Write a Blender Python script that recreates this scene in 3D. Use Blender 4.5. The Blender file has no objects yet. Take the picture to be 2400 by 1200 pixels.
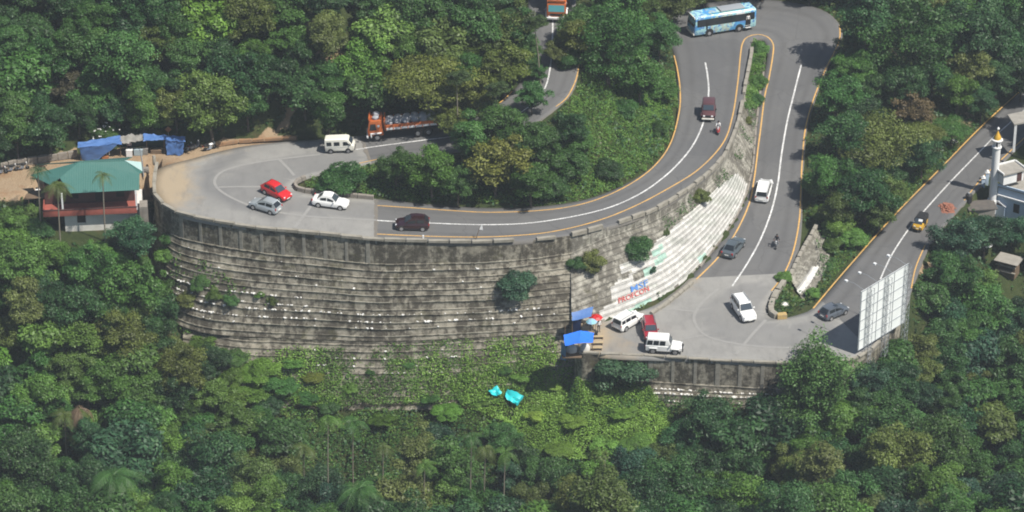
import bpy, bmesh, math, random
import numpy as np
from mathutils import Vector, Matrix, kdtree
from mathutils import noise as mnoise

C = bpy.context.scene.collection
SC = bpy.context.scene
random.seed(7); RNG = np.random.default_rng(7)
R = math.radians

# ---------------------------------------------------------------- camera, sky, sun, exposure
PITCH = R(30.0); DIST = 400.0; FPX = 8000.0          # long lens, looking down into the valley (units: metres, pixels of a 2400 px frame)
CAM = Vector((0, -DIST*math.cos(PITCH), DIST*math.sin(PITCH)))
FWD = Vector((0, math.cos(PITCH), -math.sin(PITCH))); UP = Vector((0, math.sin(PITCH), math.cos(PITCH)))
cd = bpy.data.cameras.new('camera'); cam = bpy.data.objects.new('camera', cd); C.objects.link(cam)
cam.location = CAM; cam.rotation_euler = (math.pi/2-PITCH, 0, 0)
cd.sensor_width = 36; cd.lens = 36*FPX/2400; cd.clip_start = 1; cd.clip_end = 3000
SC.camera = cam
SUN_EL = R(56); SUN_DIR = Vector((0.83*math.cos(SUN_EL), -0.558*math.cos(SUN_EL), math.sin(SUN_EL)))
w = bpy.data.worlds.new('World'); SC.world = w; w.use_nodes = True
nt = w.node_tree; nt.nodes.clear()
sky = nt.nodes.new('ShaderNodeTexSky'); sky.sky_type = 'NISHITA'; sky.sun_disc = False
sky.sun_elevation = SUN_EL; sky.sun_rotation = math.atan2(SUN_DIR.x, SUN_DIR.y); sky.dust_density = 1.0
bg = nt.nodes.new('ShaderNodeBackground'); bg.inputs[1].default_value = 0.075
wo = nt.nodes.new('ShaderNodeOutputWorld'); nt.links.new(sky.outputs[0], bg.inputs[0]); nt.links.new(bg.outputs[0], wo.inputs[0])
sl = bpy.data.lights.new('sun', 'SUN'); sl.energy = 4.9; sl.angle = R(0.5); sl.color = (1, 0.95, 0.86)
so = bpy.data.objects.new('sun', sl); C.objects.link(so); so.rotation_euler = SUN_DIR.to_track_quat('Z', 'Y').to_euler(); so.location = (60, -60, 90)
SC.view_settings.view_transform = 'Standard'; SC.view_settings.look = 'None'; SC.view_settings.gamma = 1
SC.view_settings.use_curve_mapping = False; SC.view_settings.exposure = 0.3
SC.cycles.max_bounces = 6; SC.cycles.diffuse_bounces = 3; SC.cycles.glossy_bounces = 2; SC.cycles.transmission_bounces = 3
SC.cycles.volume_bounces = 0; SC.cycles.filter_width = 1.9; SC.cycles.transparent_max_bounces = 4

# ---------------------------------------------------------------- survey: photo pixel + height -> place on the ground
def ray(px, py):
    return FWD + Vector(((px-1200)/FPX, 0, 0)) + UP*((600-py)/FPX)
def at(px, py, z):
    d = ray(px, py); t = (z-CAM.z)/d.z
    return CAM + d*t
def proj(p):
    q = Vector(p)-CAM; dz = q.dot(FWD)
    return 1200+FPX*q.x/dz, 600-FPX*q.dot(UP)/dz
def inpoly(x, y, poly):
    c = False; j = len(poly)-1
    for i in range(len(poly)):
        xi, yi = poly[i]; xj, yj = poly[j]
        if (yi > y) != (yj > y) and x < (xj-xi)*(y-yi)/(yj-yi)+xi: c = not c
        j = i
    return c
def catmull(pts, step):
    """pts: list of tuples; resampled so that the largest world spacing of their first point is ~step"""
    P = [np.array(p, float) for p in pts]; out = []
    for i in range(len(P)-1):
        p0 = P[max(i-1, 0)]; p1 = P[i]; p2 = P[i+1]; p3 = P[min(i+2, len(P)-1)]
        d = max(np.abs(p2-p1)[:-1].max()/19.0, abs(p2[1]-p1[1])/9.5)
        n = max(2, int(d/step))
        for k in range(n):
            t = k/n
            out.append(0.5*(2*p1+(p2-p0)*t+(2*p0-5*p1+4*p2-p3)*t*t+(3*p1-p0-3*p2+p3)*t**3))
    out.append(P[-1]); return out

# ---------------------------------------------------------------- materials
def mat(name, col, rough=0.7, col2=None, scale=3.0, bump=0.0, metal=0.0, spec=0.3, detail=4, coat=0.0, contrast=0.25, bscale=None):
    m = bpy.data.materials.new(name); m.use_nodes = True; t = m.node_tree; b = t.nodes['Principled BSDF']
    b.inputs['Roughness'].default_value = rough; b.inputs['Metallic'].default_value = metal
    b.inputs['Specular IOR Level'].default_value = spec; b.inputs['Coat Weight'].default_value = coat
    b.inputs['Base Color'].default_value = (*col, 1)
    if col2 is not None or bump:
        tc = t.nodes.new('ShaderNodeTexCoord'); n = t.nodes.new('ShaderNodeTexNoise')
        n.inputs['Scale'].default_value = scale; n.inputs['Detail'].default_value = detail; n.inputs['Roughness'].default_value = 0.6
        t.links.new(tc.outputs['Object'], n.inputs['Vector'])
        if col2 is not None:
            r = t.nodes.new('ShaderNodeValToRGB'); r.color_ramp.elements[0].position = 0.5-contrast; r.color_ramp.elements[1].position = 0.5+contrast
            r.color_ramp.elements[0].color = (*col, 1); r.color_ramp.elements[1].color = (*col2, 1)
            t.links.new(n.outputs['Fac'], r.inputs[0]); t.links.new(r.outputs[0], b.inputs['Base Color'])
        if bump:
            n2 = t.nodes.new('ShaderNodeTexNoise'); n2.inputs['Scale'].default_value = bscale or scale*4; n2.inputs['Detail'].default_value = 3
            t.links.new(tc.outputs['Object'], n2.inputs['Vector'])
            bp = t.nodes.new('ShaderNodeBump'); bp.inputs['Strength'].default_value = bump; bp.inputs['Distance'].default_value = 0.05
            t.links.new(n2.outputs['Fac'], bp.inputs['Height']); t.links.new(bp.outputs[0], b.inputs['Normal'])
    return m
class NT:
    """tiny node-tree helper"""
    def __init__(s, name):
        s.m = bpy.data.materials.new(name); s.m.use_nodes = True; s.t = s.m.node_tree; s.b = s.t.nodes['Principled BSDF']
    def n(s, typ, **kw):
        nd = s.t.nodes.new('ShaderNode'+typ)
        for k, v in kw.items():
            if k in nd.inputs: nd.inputs[k].default_value = v
            else: setattr(nd, k, v)
        return nd
    def l(s, a, b): s.t.links.new(a, b)
    def noise(s, vec, scale, detail=4, rough=0.6):
        nd = s.n('TexNoise'); nd.inputs['Scale'].default_value = scale; nd.inputs['Detail'].default_value = detail; nd.inputs['Roughness'].default_value = rough
        if vec is not None: s.l(vec, nd.inputs['Vector'])
        return nd.outputs['Fac']
    def ramp(s, fac, stops):
        nd = s.n('ValToRGB'); e = nd.color_ramp.elements
        while len(e) < len(stops): e.new(0.5)
        for i, (p, c) in enumerate(stops): e[i].position = p; e[i].color = (*c, 1) if len(c) == 3 else c
        s.l(fac, nd.inputs[0]); return nd.outputs[0]
    def mix(s, fac, a, b, blend='MIX'):
        nd = s.n('MixRGB'); nd.blend_type = blend
        for i, v in ((0, fac), (1, a), (2, b)):
            if isinstance(v, (int, float)): nd.inputs[i].default_value = v
            elif isinstance(v, tuple): nd.inputs[i].default_value = (*v, 1)
            else: s.l(v, nd.inputs[i])
        return nd.outputs[0]
    def math(s, op, a, b=0.0):
        nd = s.n('Math'); nd.operation = op
        for i, v in ((0, a), (1, b)):
            if isinstance(v, (int, float)): nd.inputs[i].default_value = v
            else: s.l(v, nd.inputs[i])
        return nd.outputs[0]
    def attr(s, name):
        nd = s.n('Attribute'); nd.attribute_name = name; return nd
    def bump(s, h, strength=0.4, dist=0.05):
        bp = s.n('Bump'); bp.inputs['Strength'].default_value = strength; bp.inputs['Distance'].default_value = dist
        s.l(h, bp.inputs['Height']); s.l(bp.outputs[0], s.b.inputs['Normal'])
G3 = lambda v: (v, v, v)

def m_asphalt():
    a = NT('asphalt'); v = a.n('TexCoord').outputs['Object']
    big = a.noise(v, 0.12, 5); fine = a.noise(v, 6.0, 6, .75); mid = a.noise(v, 0.7, 5, .7)
    c = a.ramp(big, [(0.3, (0.105, 0.106, 0.109)), (0.7, (0.145, 0.143, 0.14))])
    tv = a.attr('across').outputs['Fac']                                   # lighter, dusty wheel tracks and verges: wear of the surface
    tr = a.math('SINE', a.math('MULTIPLY', tv, 25.13)); tr = a.math('ABSOLUTE', tr)
    c = a.mix(a.math('MULTIPLY', tr, 0.16), c, (0.18, 0.177, 0.17))
    c = a.mix(a.ramp(fine, [(0.3, G3(0)), (0.75, G3(.5))]), c, (0.095, 0.095, 0.096))
    c = a.mix(a.ramp(mid, [(0.52, G3(0)), (0.75, G3(.35))]), c, (0.155, 0.15, 0.14))
    vo = a.n('TexVoronoi'); vo.feature = 'DISTANCE_TO_EDGE'; vo.inputs['Scale'].default_value = .16; dv = a.n('VectorMath'); dv.operation = 'ADD'; nc = a.n('TexNoise'); nc.inputs['Scale'].default_value = .8; a.l(v, nc.inputs['Vector']); a.l(v, dv.inputs[0]); a.l(nc.outputs['Color'], dv.inputs[1]); a.l(dv.outputs[0], vo.inputs['Vector'])
    c = a.mix(a.ramp(vo.outputs['Distance'], [(0.0, G3(.5)), (0.012, G3(0))]), c, (0.06, 0.06, 0.06))                       # sealed cracks
    vp = a.n('TexVoronoi'); vp.inputs['Scale'].default_value = .11; vp.distance = 'CHEBYCHEV'; a.l(v, vp.inputs['Vector']); sp = a.n('SeparateXYZ'); a.l(vp.outputs['Color'], sp.inputs[0])
    c = a.mix(a.math('MULTIPLY', a.math('GREATER_THAN', sp.outputs[0], .72), .28), c, (0.085, 0.085, 0.088))                 # resurfaced patches
    oil = a.math('MULTIPLY', a.ramp(a.math('ABSOLUTE', a.math('SUBTRACT', a.math('PINGPONG', tv, .5), .25)), [(0.0, G3(1)), (0.07, G3(0))]), a.ramp(mid, [(0.35, G3(.2)), (0.65, G3(.8))])); c = a.mix(oil, c, (0.088, 0.087, 0.086))
    edge = a.ramp(a.math('PINGPONG', tv, .5), [(0.0, G3(.75)), (0.09, G3(0))]); c = a.mix(a.math('MULTIPLY', edge, a.ramp(mid, [(.3, G3(.3)), (.6, G3(1))])), c, (0.20, 0.175, 0.14))
    a.l(c, a.b.inputs['Base Color']); a.b.inputs['Roughness'].default_value = 0.85; a.bump(fine, 0.25, 0.02); return a.m
def m_concrete():
    a = NT('worn_concrete'); v = a.n('TexCoord').outputs['Object']
    big = a.noise(v, 0.1, 5); fine = a.noise(v, 5.0, 6, .7); mid = a.noise(v, 0.55, 5, .65)
    c = a.ramp(big, [(0.32, (0.21, 0.208, 0.2)), (0.68, (0.29, 0.283, 0.265))])
    c = a.mix(a.ramp(mid, [(0.45, G3(0)), (0.7, G3(.5))]), c, (0.19, 0.185, 0.178))
    c = a.mix(a.ramp(fine, [(0.35, G3(0)), (0.8, G3(.35))]), c, (0.32, 0.31, 0.285))
    d = a.attr('dust').outputs['Fac']; dn = a.math('ADD', d, a.math('MULTIPLY', a.math('SUBTRACT', a.noise(v, 0.45, 5), 0.5), 1.3))
    c = a.mix(a.ramp(dn, [(0.3, G3(0)), (0.9, G3(.85))]), c, (0.37, 0.29, 0.19))
    mp2 = a.n('Mapping'); mp2.inputs['Scale'].default_value = (1, .35, 1); mp2.inputs['Rotation'].default_value = (0, 0, .5); a.l(v, mp2.inputs[0]); st2 = a.noise(mp2.outputs[0], .8, 6, .75); c = a.mix(a.ramp(st2, [(.5, G3(0)), (.68, G3(.45))]), c, (0.155, 0.15, 0.145))
    wr = a.attr('wear').outputs['Fac']; c = a.mix(wr, c, (0.145, 0.145, 0.146))
    a.l(c, a.b.inputs['Base Color']); a.b.inputs['Roughness'].default_value = 0.85; a.bump(fine, 0.2, 0.02); return a.m
def m_wall(name, light, dark, moss, drip=1.0, ledge=(0.30, 0.28, 0.22)):
    """weathered masonry: pale cement, black mould that runs down in streaks, moss; lit treads, or dark row lines, painted in by the ledge colour"""
    a = NT(name); v = a.n('TexCoord').outputs['Object']
    mp = a.n('Mapping'); a.l(v, mp.inputs[0]); mp.inputs['Scale'].default_value = (1, 1, 0.22)
    big = a.noise(v, 0.28, 6, .65); mid = a.noise(v, 1.6, 6, .7); st = a.noise(mp.outputs[0], 1.3, 6, .7); fine = a.noise(v, 7, 5, .7)
    c = a.mix(a.ramp(mid, [(0.35, G3(0)), (0.65, G3(1))]), light, tuple(x*0.62 for x in light))
    mould = a.math('ADD', a.math('MULTIPLY', st, 0.55), a.math('MULTIPLY', big, 0.5))
    mould = a.math('ADD', mould, a.math('MULTIPLY', a.math('SUBTRACT', mid, 0.5), 0.45))
    c = a.mix(a.ramp(mould, [(0.45, G3(0)), (0.56, G3(.92*drip))]), c, dark)
    pal = a.noise(v, .42, 5, .6); c = a.mix(a.ramp(pal, [(0.56, G3(0)), (0.66, G3(.6))]), c, tuple(min(1, x*1.18) for x in light))
    mo = a.noise(v, 0.5, 5, .7); c = a.mix(a.ramp(mo, [(0.56, G3(0)), (0.72, G3(.6))]), c, moss)
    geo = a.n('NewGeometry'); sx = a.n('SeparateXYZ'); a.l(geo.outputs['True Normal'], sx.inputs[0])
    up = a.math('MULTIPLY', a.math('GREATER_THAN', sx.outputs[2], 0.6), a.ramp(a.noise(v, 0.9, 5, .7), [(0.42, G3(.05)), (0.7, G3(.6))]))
    c = a.mix(up, c, ledge)  # up-facing tint paints in the light on treads; darker on the lime-washed wall
    c = a.mix(a.ramp(fine, [(0.4, G3(0)), (0.75, G3(.35))]), c, tuple(x*.5 for x in light))
    pa = a.attr('paint'); fl = a.ramp(a.math('ADD', a.math('MULTIPLY', st, .6), a.math('MULTIPLY', mid, .4)), [(0.34, G3(.95)), (0.66, G3(.45))])
    c = a.mix(a.math('MULTIPLY', pa.outputs['Alpha'], fl), c, pa.outputs['Color'])
    a.l(c, a.b.inputs['Base Color']); a.b.inputs['Roughness'].default_value = 0.9; a.b.inputs['Specular IOR Level'].default_value = 0.15
    a.bump(a.math('ADD', mid, a.math('MULTIPLY', fine, .5)), 0.7, 0.12); return a.m
def m_leaf():
    """leaf colour = the plant's own colour (object colour) varied leaf by leaf and spray by spray"""
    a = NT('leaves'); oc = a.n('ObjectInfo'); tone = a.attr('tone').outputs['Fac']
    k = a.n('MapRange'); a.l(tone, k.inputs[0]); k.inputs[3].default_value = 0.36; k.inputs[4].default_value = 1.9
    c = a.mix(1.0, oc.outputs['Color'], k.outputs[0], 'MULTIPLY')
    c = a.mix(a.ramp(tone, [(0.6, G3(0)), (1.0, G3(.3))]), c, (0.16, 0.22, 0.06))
    a.l(c, a.b.inputs['Base Color']); a.b.inputs['Roughness'].default_value = 0.5; a.b.inputs['Specular IOR Level'].default_value = 0.35
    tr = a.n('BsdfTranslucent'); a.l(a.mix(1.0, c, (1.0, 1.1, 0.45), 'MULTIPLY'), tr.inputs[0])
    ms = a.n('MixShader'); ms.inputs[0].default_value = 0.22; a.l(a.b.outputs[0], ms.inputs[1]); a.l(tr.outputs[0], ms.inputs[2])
    a.l(ms.outputs[0], a.t.nodes['Material Output'].inputs[0]); return a.m
def m_ground():
    a = NT('hillside_soil'); v = a.n('TexCoord').outputs['Object']
    n1 = a.noise(v, 0.35, 6, .7); n2 = a.noise(v, 2.2, 6, .75); n3 = a.noise(v, 9, 4, .7)
    c = a.ramp(n1, [(0.35, (0.035, 0.05, 0.018)), (0.55, (0.055, 0.07, 0.025)), (0.72, (0.10, 0.075, 0.042))])
    c = a.mix(a.ramp(n2, [(0.35, G3(0)), (0.7, G3(.7))]), c, (0.028, 0.042, 0.014))
    d = a.attr('dirt'); dv = a.math('ADD', d.outputs['Fac'], a.math('MULTIPLY', a.math('SUBTRACT', n2, 0.5), 0.9))
    soil = a.ramp(n1, [(0.3, (0.34, 0.24, 0.15)), (0.5, (0.37, 0.28, 0.185)), (0.7, (0.28, 0.165, 0.09))])
    soil = a.mix(a.ramp(n3, [(0.3, G3(0)), (0.7, G3(.4))]), soil, (0.24, 0.17, 0.11))
    c = a.mix(a.ramp(dv, [(0.42, G3(0)), (0.6, G3(1))]), c, soil)
    a.l(c, a.b.inputs['Base Color']); a.b.inputs['Roughness'].default_value = 0.95; a.b.inputs['Specular IOR Level'].default_value = 0.1
    a.bump(n2, 0.8, 0.25); return a.m
def m_line(name, col, under):
    a = NT(name); v = a.n('TexCoord').outputs['Object']; n = a.noise(v, 5, 5, .7); n2 = a.noise(v, .6, 4)
    c = a.mix(a.ramp(a.math('ADD', a.math('MULTIPLY', n, .7), a.math('MULTIPLY', n2, .3)), [(0.42, G3(0)), (0.6, G3(.85))]), col, under)
    a.l(c, a.b.inputs['Base Color']); a.b.inputs['Roughness'].default_value = .7; return a.m

M = dict(
    asphalt=m_asphalt(), concrete=m_concrete(),
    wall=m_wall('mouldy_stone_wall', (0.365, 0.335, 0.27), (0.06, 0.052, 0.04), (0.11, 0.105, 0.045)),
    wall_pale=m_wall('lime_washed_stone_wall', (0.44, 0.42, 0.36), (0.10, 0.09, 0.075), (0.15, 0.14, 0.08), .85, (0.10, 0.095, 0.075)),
    pier=mat('cement_pier', (0.34, 0.32, 0.275), .9, (0.17, 0.16, 0.135), 1.8, .3),
    leaf=m_leaf(), ground=m_ground(),
    line_white=m_line('white_road_paint', (0.80, 0.80, 0.78), (0.25, 0.25, 0.25)),
    line_yellow=m_line('yellow_road_paint', (0.74, 0.42, 0.10), (0.36, 0.26, 0.15)),
    joint=mat('cement_joint', (0.30, 0.295, 0.28), .9, (0.255, 0.25, 0.24), 2.0),
    bark=mat('bark', (0.09, 0.07, 0.05), .9, (0.15, 0.125, 0.1), 4, .4), bark_pale=mat('pale_bark', (0.42, 0.38, 0.33), .9, (0.25, 0.22, 0.18), 3, .3),
    palm_stem=mat('palm_stem', (0.26, 0.23, 0.18), .9, (0.16, 0.14, 0.11), 6, .3),
    tyre=mat('tyre_rubber', (0.02, 0.02, 0.02), .85), rim=mat('alloy_rim', (0.55, 0.55, 0.56), .35, metal=.7), steel=mat('steel_rim', (0.32, 0.32, 0.33), .5, metal=.5),
    glass=mat('tinted_glass', (0.02, 0.025, 0.03), .08, spec=.6), screen=mat('windscreen_glass', (0.045, 0.06, 0.075), .06, spec=.8),
    trim=mat('black_trim', (0.025, 0.025, 0.026), .6), chrome=mat('chrome', (.75, .75, .75), .15, metal=1.0),
    lamp=mat('lamp_glass', (0.8, 0.82, 0.84), .12, spec=.7), red_lamp=mat('red_lamp', (0.42, 0.02, 0.015), .2, spec=.6), amber=mat('amber_lamp', (.7, .25, .02), .3),
    plate=mat('number_plate', (0.8, 0.8, 0.76), .5), white_paint=mat('white_vehicle_paint', (0.82, 0.82, 0.80), .35, spec=.5, coat=.4),
    cream_paint=mat('cream_vehicle_paint', (0.78, 0.76, 0.67), .4, spec=.5, coat=.3), silver=mat('silver_vehicle_paint', (0.46, 0.50, 0.52), .35, metal=.4, coat=.5),
    red_paint=mat('red_vehicle_paint', (0.58, 0.018, 0.02), .3, spec=.5, coat=.5), maroon=mat('maroon_vehicle_paint', (0.028, 0.008, 0.012), .22, spec=.6, coat=.7),
    brown_red=mat('dull_maroon_vehicle_paint', (0.10, 0.04, 0.042), .4, spec=.5, coat=.3), wine=mat('wine_red_vehicle_paint', (0.33, 0.02, 0.035), .3, spec=.5, coat=.5),
    slate=mat('slate_vehicle_paint', (0.13, 0.16, 0.18), .3, metal=.4, coat=.5), grey_blue=mat('grey_blue_vehicle_paint', (0.13, 0.15, 0.18), .35, metal=.3, coat=.4),
    orange=mat('orange_truck_paint', (0.56, 0.16, 0.04), .5, (0.42, 0.10, 0.03), 2.5), bus_blue=None,
    skin=mat('skin', (0.28, 0.15, 0.09), .6), hair=mat('black_hair', (0.012, 0.01, 0.01), .5),
    cloth_white=mat('white_cloth', (0.75, 0.75, 0.74), .9), cloth_blue=mat('pale_blue_cloth', (0.28, 0.45, 0.62), .9), cloth_dark=mat('dark_cloth', (0.03, 0.03, 0.04), .9),
    cloth_grey=mat('grey_cloth', (0.22, 0.22, 0.24), .9), cloth_pink=mat('pinkish_cloth', (0.6, 0.45, 0.45), .9),
    tarp_blue=mat('blue_tarpaulin', (0.06, 0.14, 0.36), .5, (0.10, 0.20, 0.44), 1.2, .5, bscale=2.5), tarp_bright=mat('bright_blue_tarpaulin', (0.03, 0.17, 0.75), .4, (0.04, 0.21, 0.85), 1, .3, bscale=2.0),
    tarp_turq=mat('turquoise_tarpaulin', (0.02, 0.50, 0.52), .4, (0.03, 0.58, 0.60), 1, .4, bscale=2.0), tarp_grey=mat('grey_sheet', (0.30, 0.29, 0.27), .8, (0.2, 0.19, 0.17), 2, .5),
    roof_green=None, red_oxide=mat('red_oxide_paint', (0.36, 0.10, 0.075), .75, (0.25, 0.075, 0.055), 1.6), dull_red=mat('dull_red_wall', (0.085, 0.04, 0.036), .8, (0.06, 0.03, 0.028), 1),
    limewash=mat('limewashed_wall', (0.74, 0.72, 0.68), .9, (0.55, 0.53, 0.49), .9, .2), white_wall=mat('white_painted_wall', (0.80, 0.80, 0.79), .8, (0.7, 0.7, 0.69), .7),
    white_wall_shade=mat('white_wall_painted_shade', (0.45, 0.56, 0.68), .8, (0.40, 0.5, 0.62), .7), flat_roof=mat('weathered_flat_roof', (0.36, 0.34, 0.30), .95, (0.24, 0.225, 0.2), 1.2, .2),  # pale blue puts the shade on the white mosque walls into their colour
    dark=mat('dark_opening', (0.012, 0.012, 0.013), .9), gold=mat('gold_paint', (0.78, 0.45, 0.06), .35, spec=.5, metal=.3), wood=mat('weathered_wood', (0.20, 0.14, 0.09), .9, (0.13, 0.09, 0.06), 3),
    rubble=mat('rubble_stone', (0.32, 0.29, 0.25), .95, (0.17, 0.15, 0.13), 1.6, .6), kerb=mat('kerb_concrete', (0.36, 0.335, 0.285), .9, (0.20, 0.185, 0.15), 1.5, .4),
    kerb_yellow=mat('worn_yellow_paint', (0.55, 0.36, 0.10), .85, (0.33, 0.27, 0.18), 3), grey_metal=mat('grey_painted_metal', (0.30, 0.32, 0.34), .6), white_metal=mat('white_painted_metal', (0.75, 0.76, 0.76), .5),
    board=mat('white_flex_sheet', (0.86, 0.88, 0.87), .55, (0.74, 0.78, 0.77), .5), litter=mat('white_litter', (0.75, 0.74, 0.71), .8), cargo=mat('grey_load_sheet', (0.42, 0.43, 0.46), .6, (0.26, 0.27, 0.29), 1.5, .6, bscale=2.5),
    text_blue=mat('blue_wall_lettering', (0.05, 0.17, 0.50), .9, (0.16, 0.30, 0.58), 4), text_red=mat('red_wall_lettering', (0.50, 0.045, 0.04), .9, (0.62, 0.2, 0.18), 4), text_grey=mat('grey_wall_lettering', (0.4, 0.36, 0.33), .9),
    cardboard=mat('cardboard', (0.46, 0.36, 0.24), .9, (0.38, 0.3, 0.2), 3), teal=mat('teal_paint', (0.10, 0.36, 0.40), .5), auto_yellow=mat('yellow_vehicle_paint', (0.62, 0.36, 0.03), .4, coat=.3),
)
def m_green_roof():
    a = NT('green_metal_roof'); v = a.n('TexCoord').outputs['Object']; wv = a.n('TexWave'); wv.inputs['Scale'].default_value = 1.6; wv.bands_direction = 'X'; a.l(v, wv.inputs['Vector'])
    n = a.noise(v, .7, 5); c = a.mix(n, (0.040, 0.135, 0.115), (0.06, 0.17, 0.148)); c = a.mix(a.ramp(a.noise(v, 3, 5, .7), [(.5, G3(0)), (.8, G3(.4))]), c, (0.10, 0.19, 0.15))
    a.l(c, a.b.inputs['Base Color']); a.b.inputs['Roughness'].default_value = .5; a.bump(wv.outputs['Fac'], .5, .05); return a.m
M['roof_green'] = m_green_roof()
def m_bus():
    a = NT('blue_bus_livery'); v = a.n('TexCoord').outputs['Object']; sx = a.n('SeparateXYZ'); a.l(v, sx.inputs[0]); X, Z = sx.outputs[0], sx.outputs[2]
    n = a.noise(v, .55, 2); sw = a.math('SINE', a.math('ADD', a.math('MULTIPLY', X, 0.9), a.math('ADD', a.math('MULTIPLY', Z, 1.7), a.math('MULTIPLY', n, 3.0))))
    c = a.mix(a.ramp(sw, [(0.74, G3(0)), (0.8, G3(1))]), (0.40, 0.68, 0.70), (0.08, 0.36, 0.66))
    n2 = a.noise(v, 2.4, 3, .6); c = a.mix(a.math('MULTIPLY', a.ramp(n2, [(0.5, G3(0)), (0.56, G3(1))]), a.ramp(a.math('ABSOLUTE', a.math('SUBTRACT', X, 0.2)), [(0.0, G3(1)), (1.0, G3(1)), ])), c, (0.10, 0.25, 0.55))
    box = a.math('LESS_THAN', a.math('ABSOLUTE', a.math('SUBTRACT', X, 0.6)), 1.5); box2 = a.math('MULTIPLY', box, a.ramp(a.noise(v, 1.7, 3), [(0.48, G3(0)), (0.54, G3(.8))]))
    c = a.mix(box2, c, (0.50, 0.54, 0.42)); a.l(c, a.b.inputs['Base Color']); a.b.inputs['Roughness'].default_value = .4; a.b.inputs['Coat Weight'].default_value = .3; return a.m
M['bus_blue'] = m_bus()

# ---------------------------------------------------------------- mesh and tagging helpers
def link(name, me, m=None, parent=None, smooth=False):
    o = bpy.data.objects.new(name, me); C.objects.link(o)
    if m is not None and not me.materials: me.materials.append(m)
    if parent is not None: o.parent = parent
    if smooth: me.shade_smooth(); me.set_sharp_from_angle(angle=R(38))
    return o
def tag(o, label=None, cat=None, group=None, kind=None):
    if label: o['label'] = label
    if cat: o['category'] = cat
    if group: o['group'] = group
    if kind: o['kind'] = kind
    return o
def root(name, label, cat, loc=(0, 0, 0), rot=(0, 0, 0), group=None):
    o = bpy.data.objects.new(name, None); C.objects.link(o); o.location = loc; o.rotation_euler = rot; o.empty_display_size = .3
    return tag(o, label, cat, group)
class MB:
    def __init__(s): s.v = []; s.f = []
    def add(s, vs, fs):
        b = len(s.v); s.v += [tuple(p) for p in vs]; s.f += [tuple(i+b for i in f) for f in fs]; return s
    def box(s, c, d, rz=0.0, ry=0.0, taper=1.0):
        x, y, z = (q/2 for q in d); m = Matrix.Translation(c) @ Matrix.Rotation(rz, 4, 'Z') @ Matrix.Rotation(ry, 4, 'Y')
        vs = [m @ Vector((i*x*(taper if k > 0 else 1), j*y*(taper if k > 0 else 1), k*z)) for k in (-1, 1) for j in (-1, 1) for i in (-1, 1)]
        return s.add(vs, [(0, 2, 3, 1), (4, 5, 7, 6), (0, 1, 5, 4), (2, 6, 7, 3), (0, 4, 6, 2), (1, 3, 7, 5)])
    def tube(s, p, q, r0, r1=None, n=6, caps=True):
        p = Vector(p); q = Vector(q); r1 = r0 if r1 is None else r1; d = (q-p)
        if d.length < 1e-6: return s
        e = d.to_track_quat('Z', 'Y').to_matrix(); u, w_ = e.col[0], e.col[1]
        vs = [p+(u*math.cos(a)+w_*math.sin(a))*r0 for a in (2*math.pi*k/n for k in range(n))]+[q+(u*math.cos(a)+w_*math.sin(a))*r1 for a in (2*math.pi*k/n for k in range(n))]
        fs = [(k, (k+1) % n, n+(k+1) % n, n+k) for k in range(n)]
        if caps: fs += [tuple(range(n-1, -1, -1)), tuple(range(n, 2*n))]
        return s.add(vs, fs)
    def path(s, pts, r0, r1, n=6):
        k = len(pts)-1
        for i in range(k): s.tube(pts[i], pts[i+1], r0+(r1-r0)*i/k, r0+(r1-r0)*(i+1)/k, n)
        return s
    def lathe(s, prof, c=(0, 0, 0), n=20):
        c = Vector(c); b = [[c+Vector((r*math.cos(2*math.pi*k/n), r*math.sin(2*math.pi*k/n), z)) for k in range(n)] for r, z in prof]
        vs = [p for ring in b for p in ring]; fs = [(i*n+k, i*n+(k+1) % n, (i+1)*n+(k+1) % n, (i+1)*n+k) for i in range(len(prof)-1) for k in range(n)]
        fs += [tuple(range(n-1, -1, -1)), tuple(range((len(prof)-1)*n, len(prof)*n))]
        return s.add(vs, fs)
    def prism(s, poly, off):
        """poly: planar 3-D points; off: vector of its thickness"""
        n = len(poly); off = Vector(off); a = [Vector(p) for p in poly]
        return s.add(a+[p+off for p in a], [tuple(range(n)), tuple(range(2*n-1, n-1, -1))]+[(k, n+k, n+(k+1) % n, (k+1) % n) for k in range(n)])
    def loft(s, rings, close=True):
        n = len(rings[0]); vs = [p for r in rings for p in r]
        fs = [(i*n+k, i*n+(k+1) % n, (i+1)*n+(k+1) % n, (i+1)*n+k) for i in range(len(rings)-1) for k in range(n)]
        if close: fs += [tuple(range(n-1, -1, -1)), tuple(range((len(rings)-1)*n, len(rings)*n))]
        return s.add(vs, fs)
    def build(s, name, m=None, parent=None, smooth=False, bevel=0.0):
        me = bpy.data.meshes.new(name); me.from_pydata([tuple(p) for p in s.v], [], s.f)
        bm = bmesh.new(); bm.from_mesh(me)
        if bevel:
            es = [e for e in bm.edges if len(e.link_faces) == 2 and e.calc_face_angle(0) > .45]
            bmesh.ops.bevel(bm, geom=es, offset=bevel, segments=2, affect='EDGES', profile=.6, clamp_overlap=True)
        bmesh.ops.recalc_face_normals(bm, faces=bm.faces); bm.to_mesh(me); bm.free()
        return link(name, me, m, parent, smooth)
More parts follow.
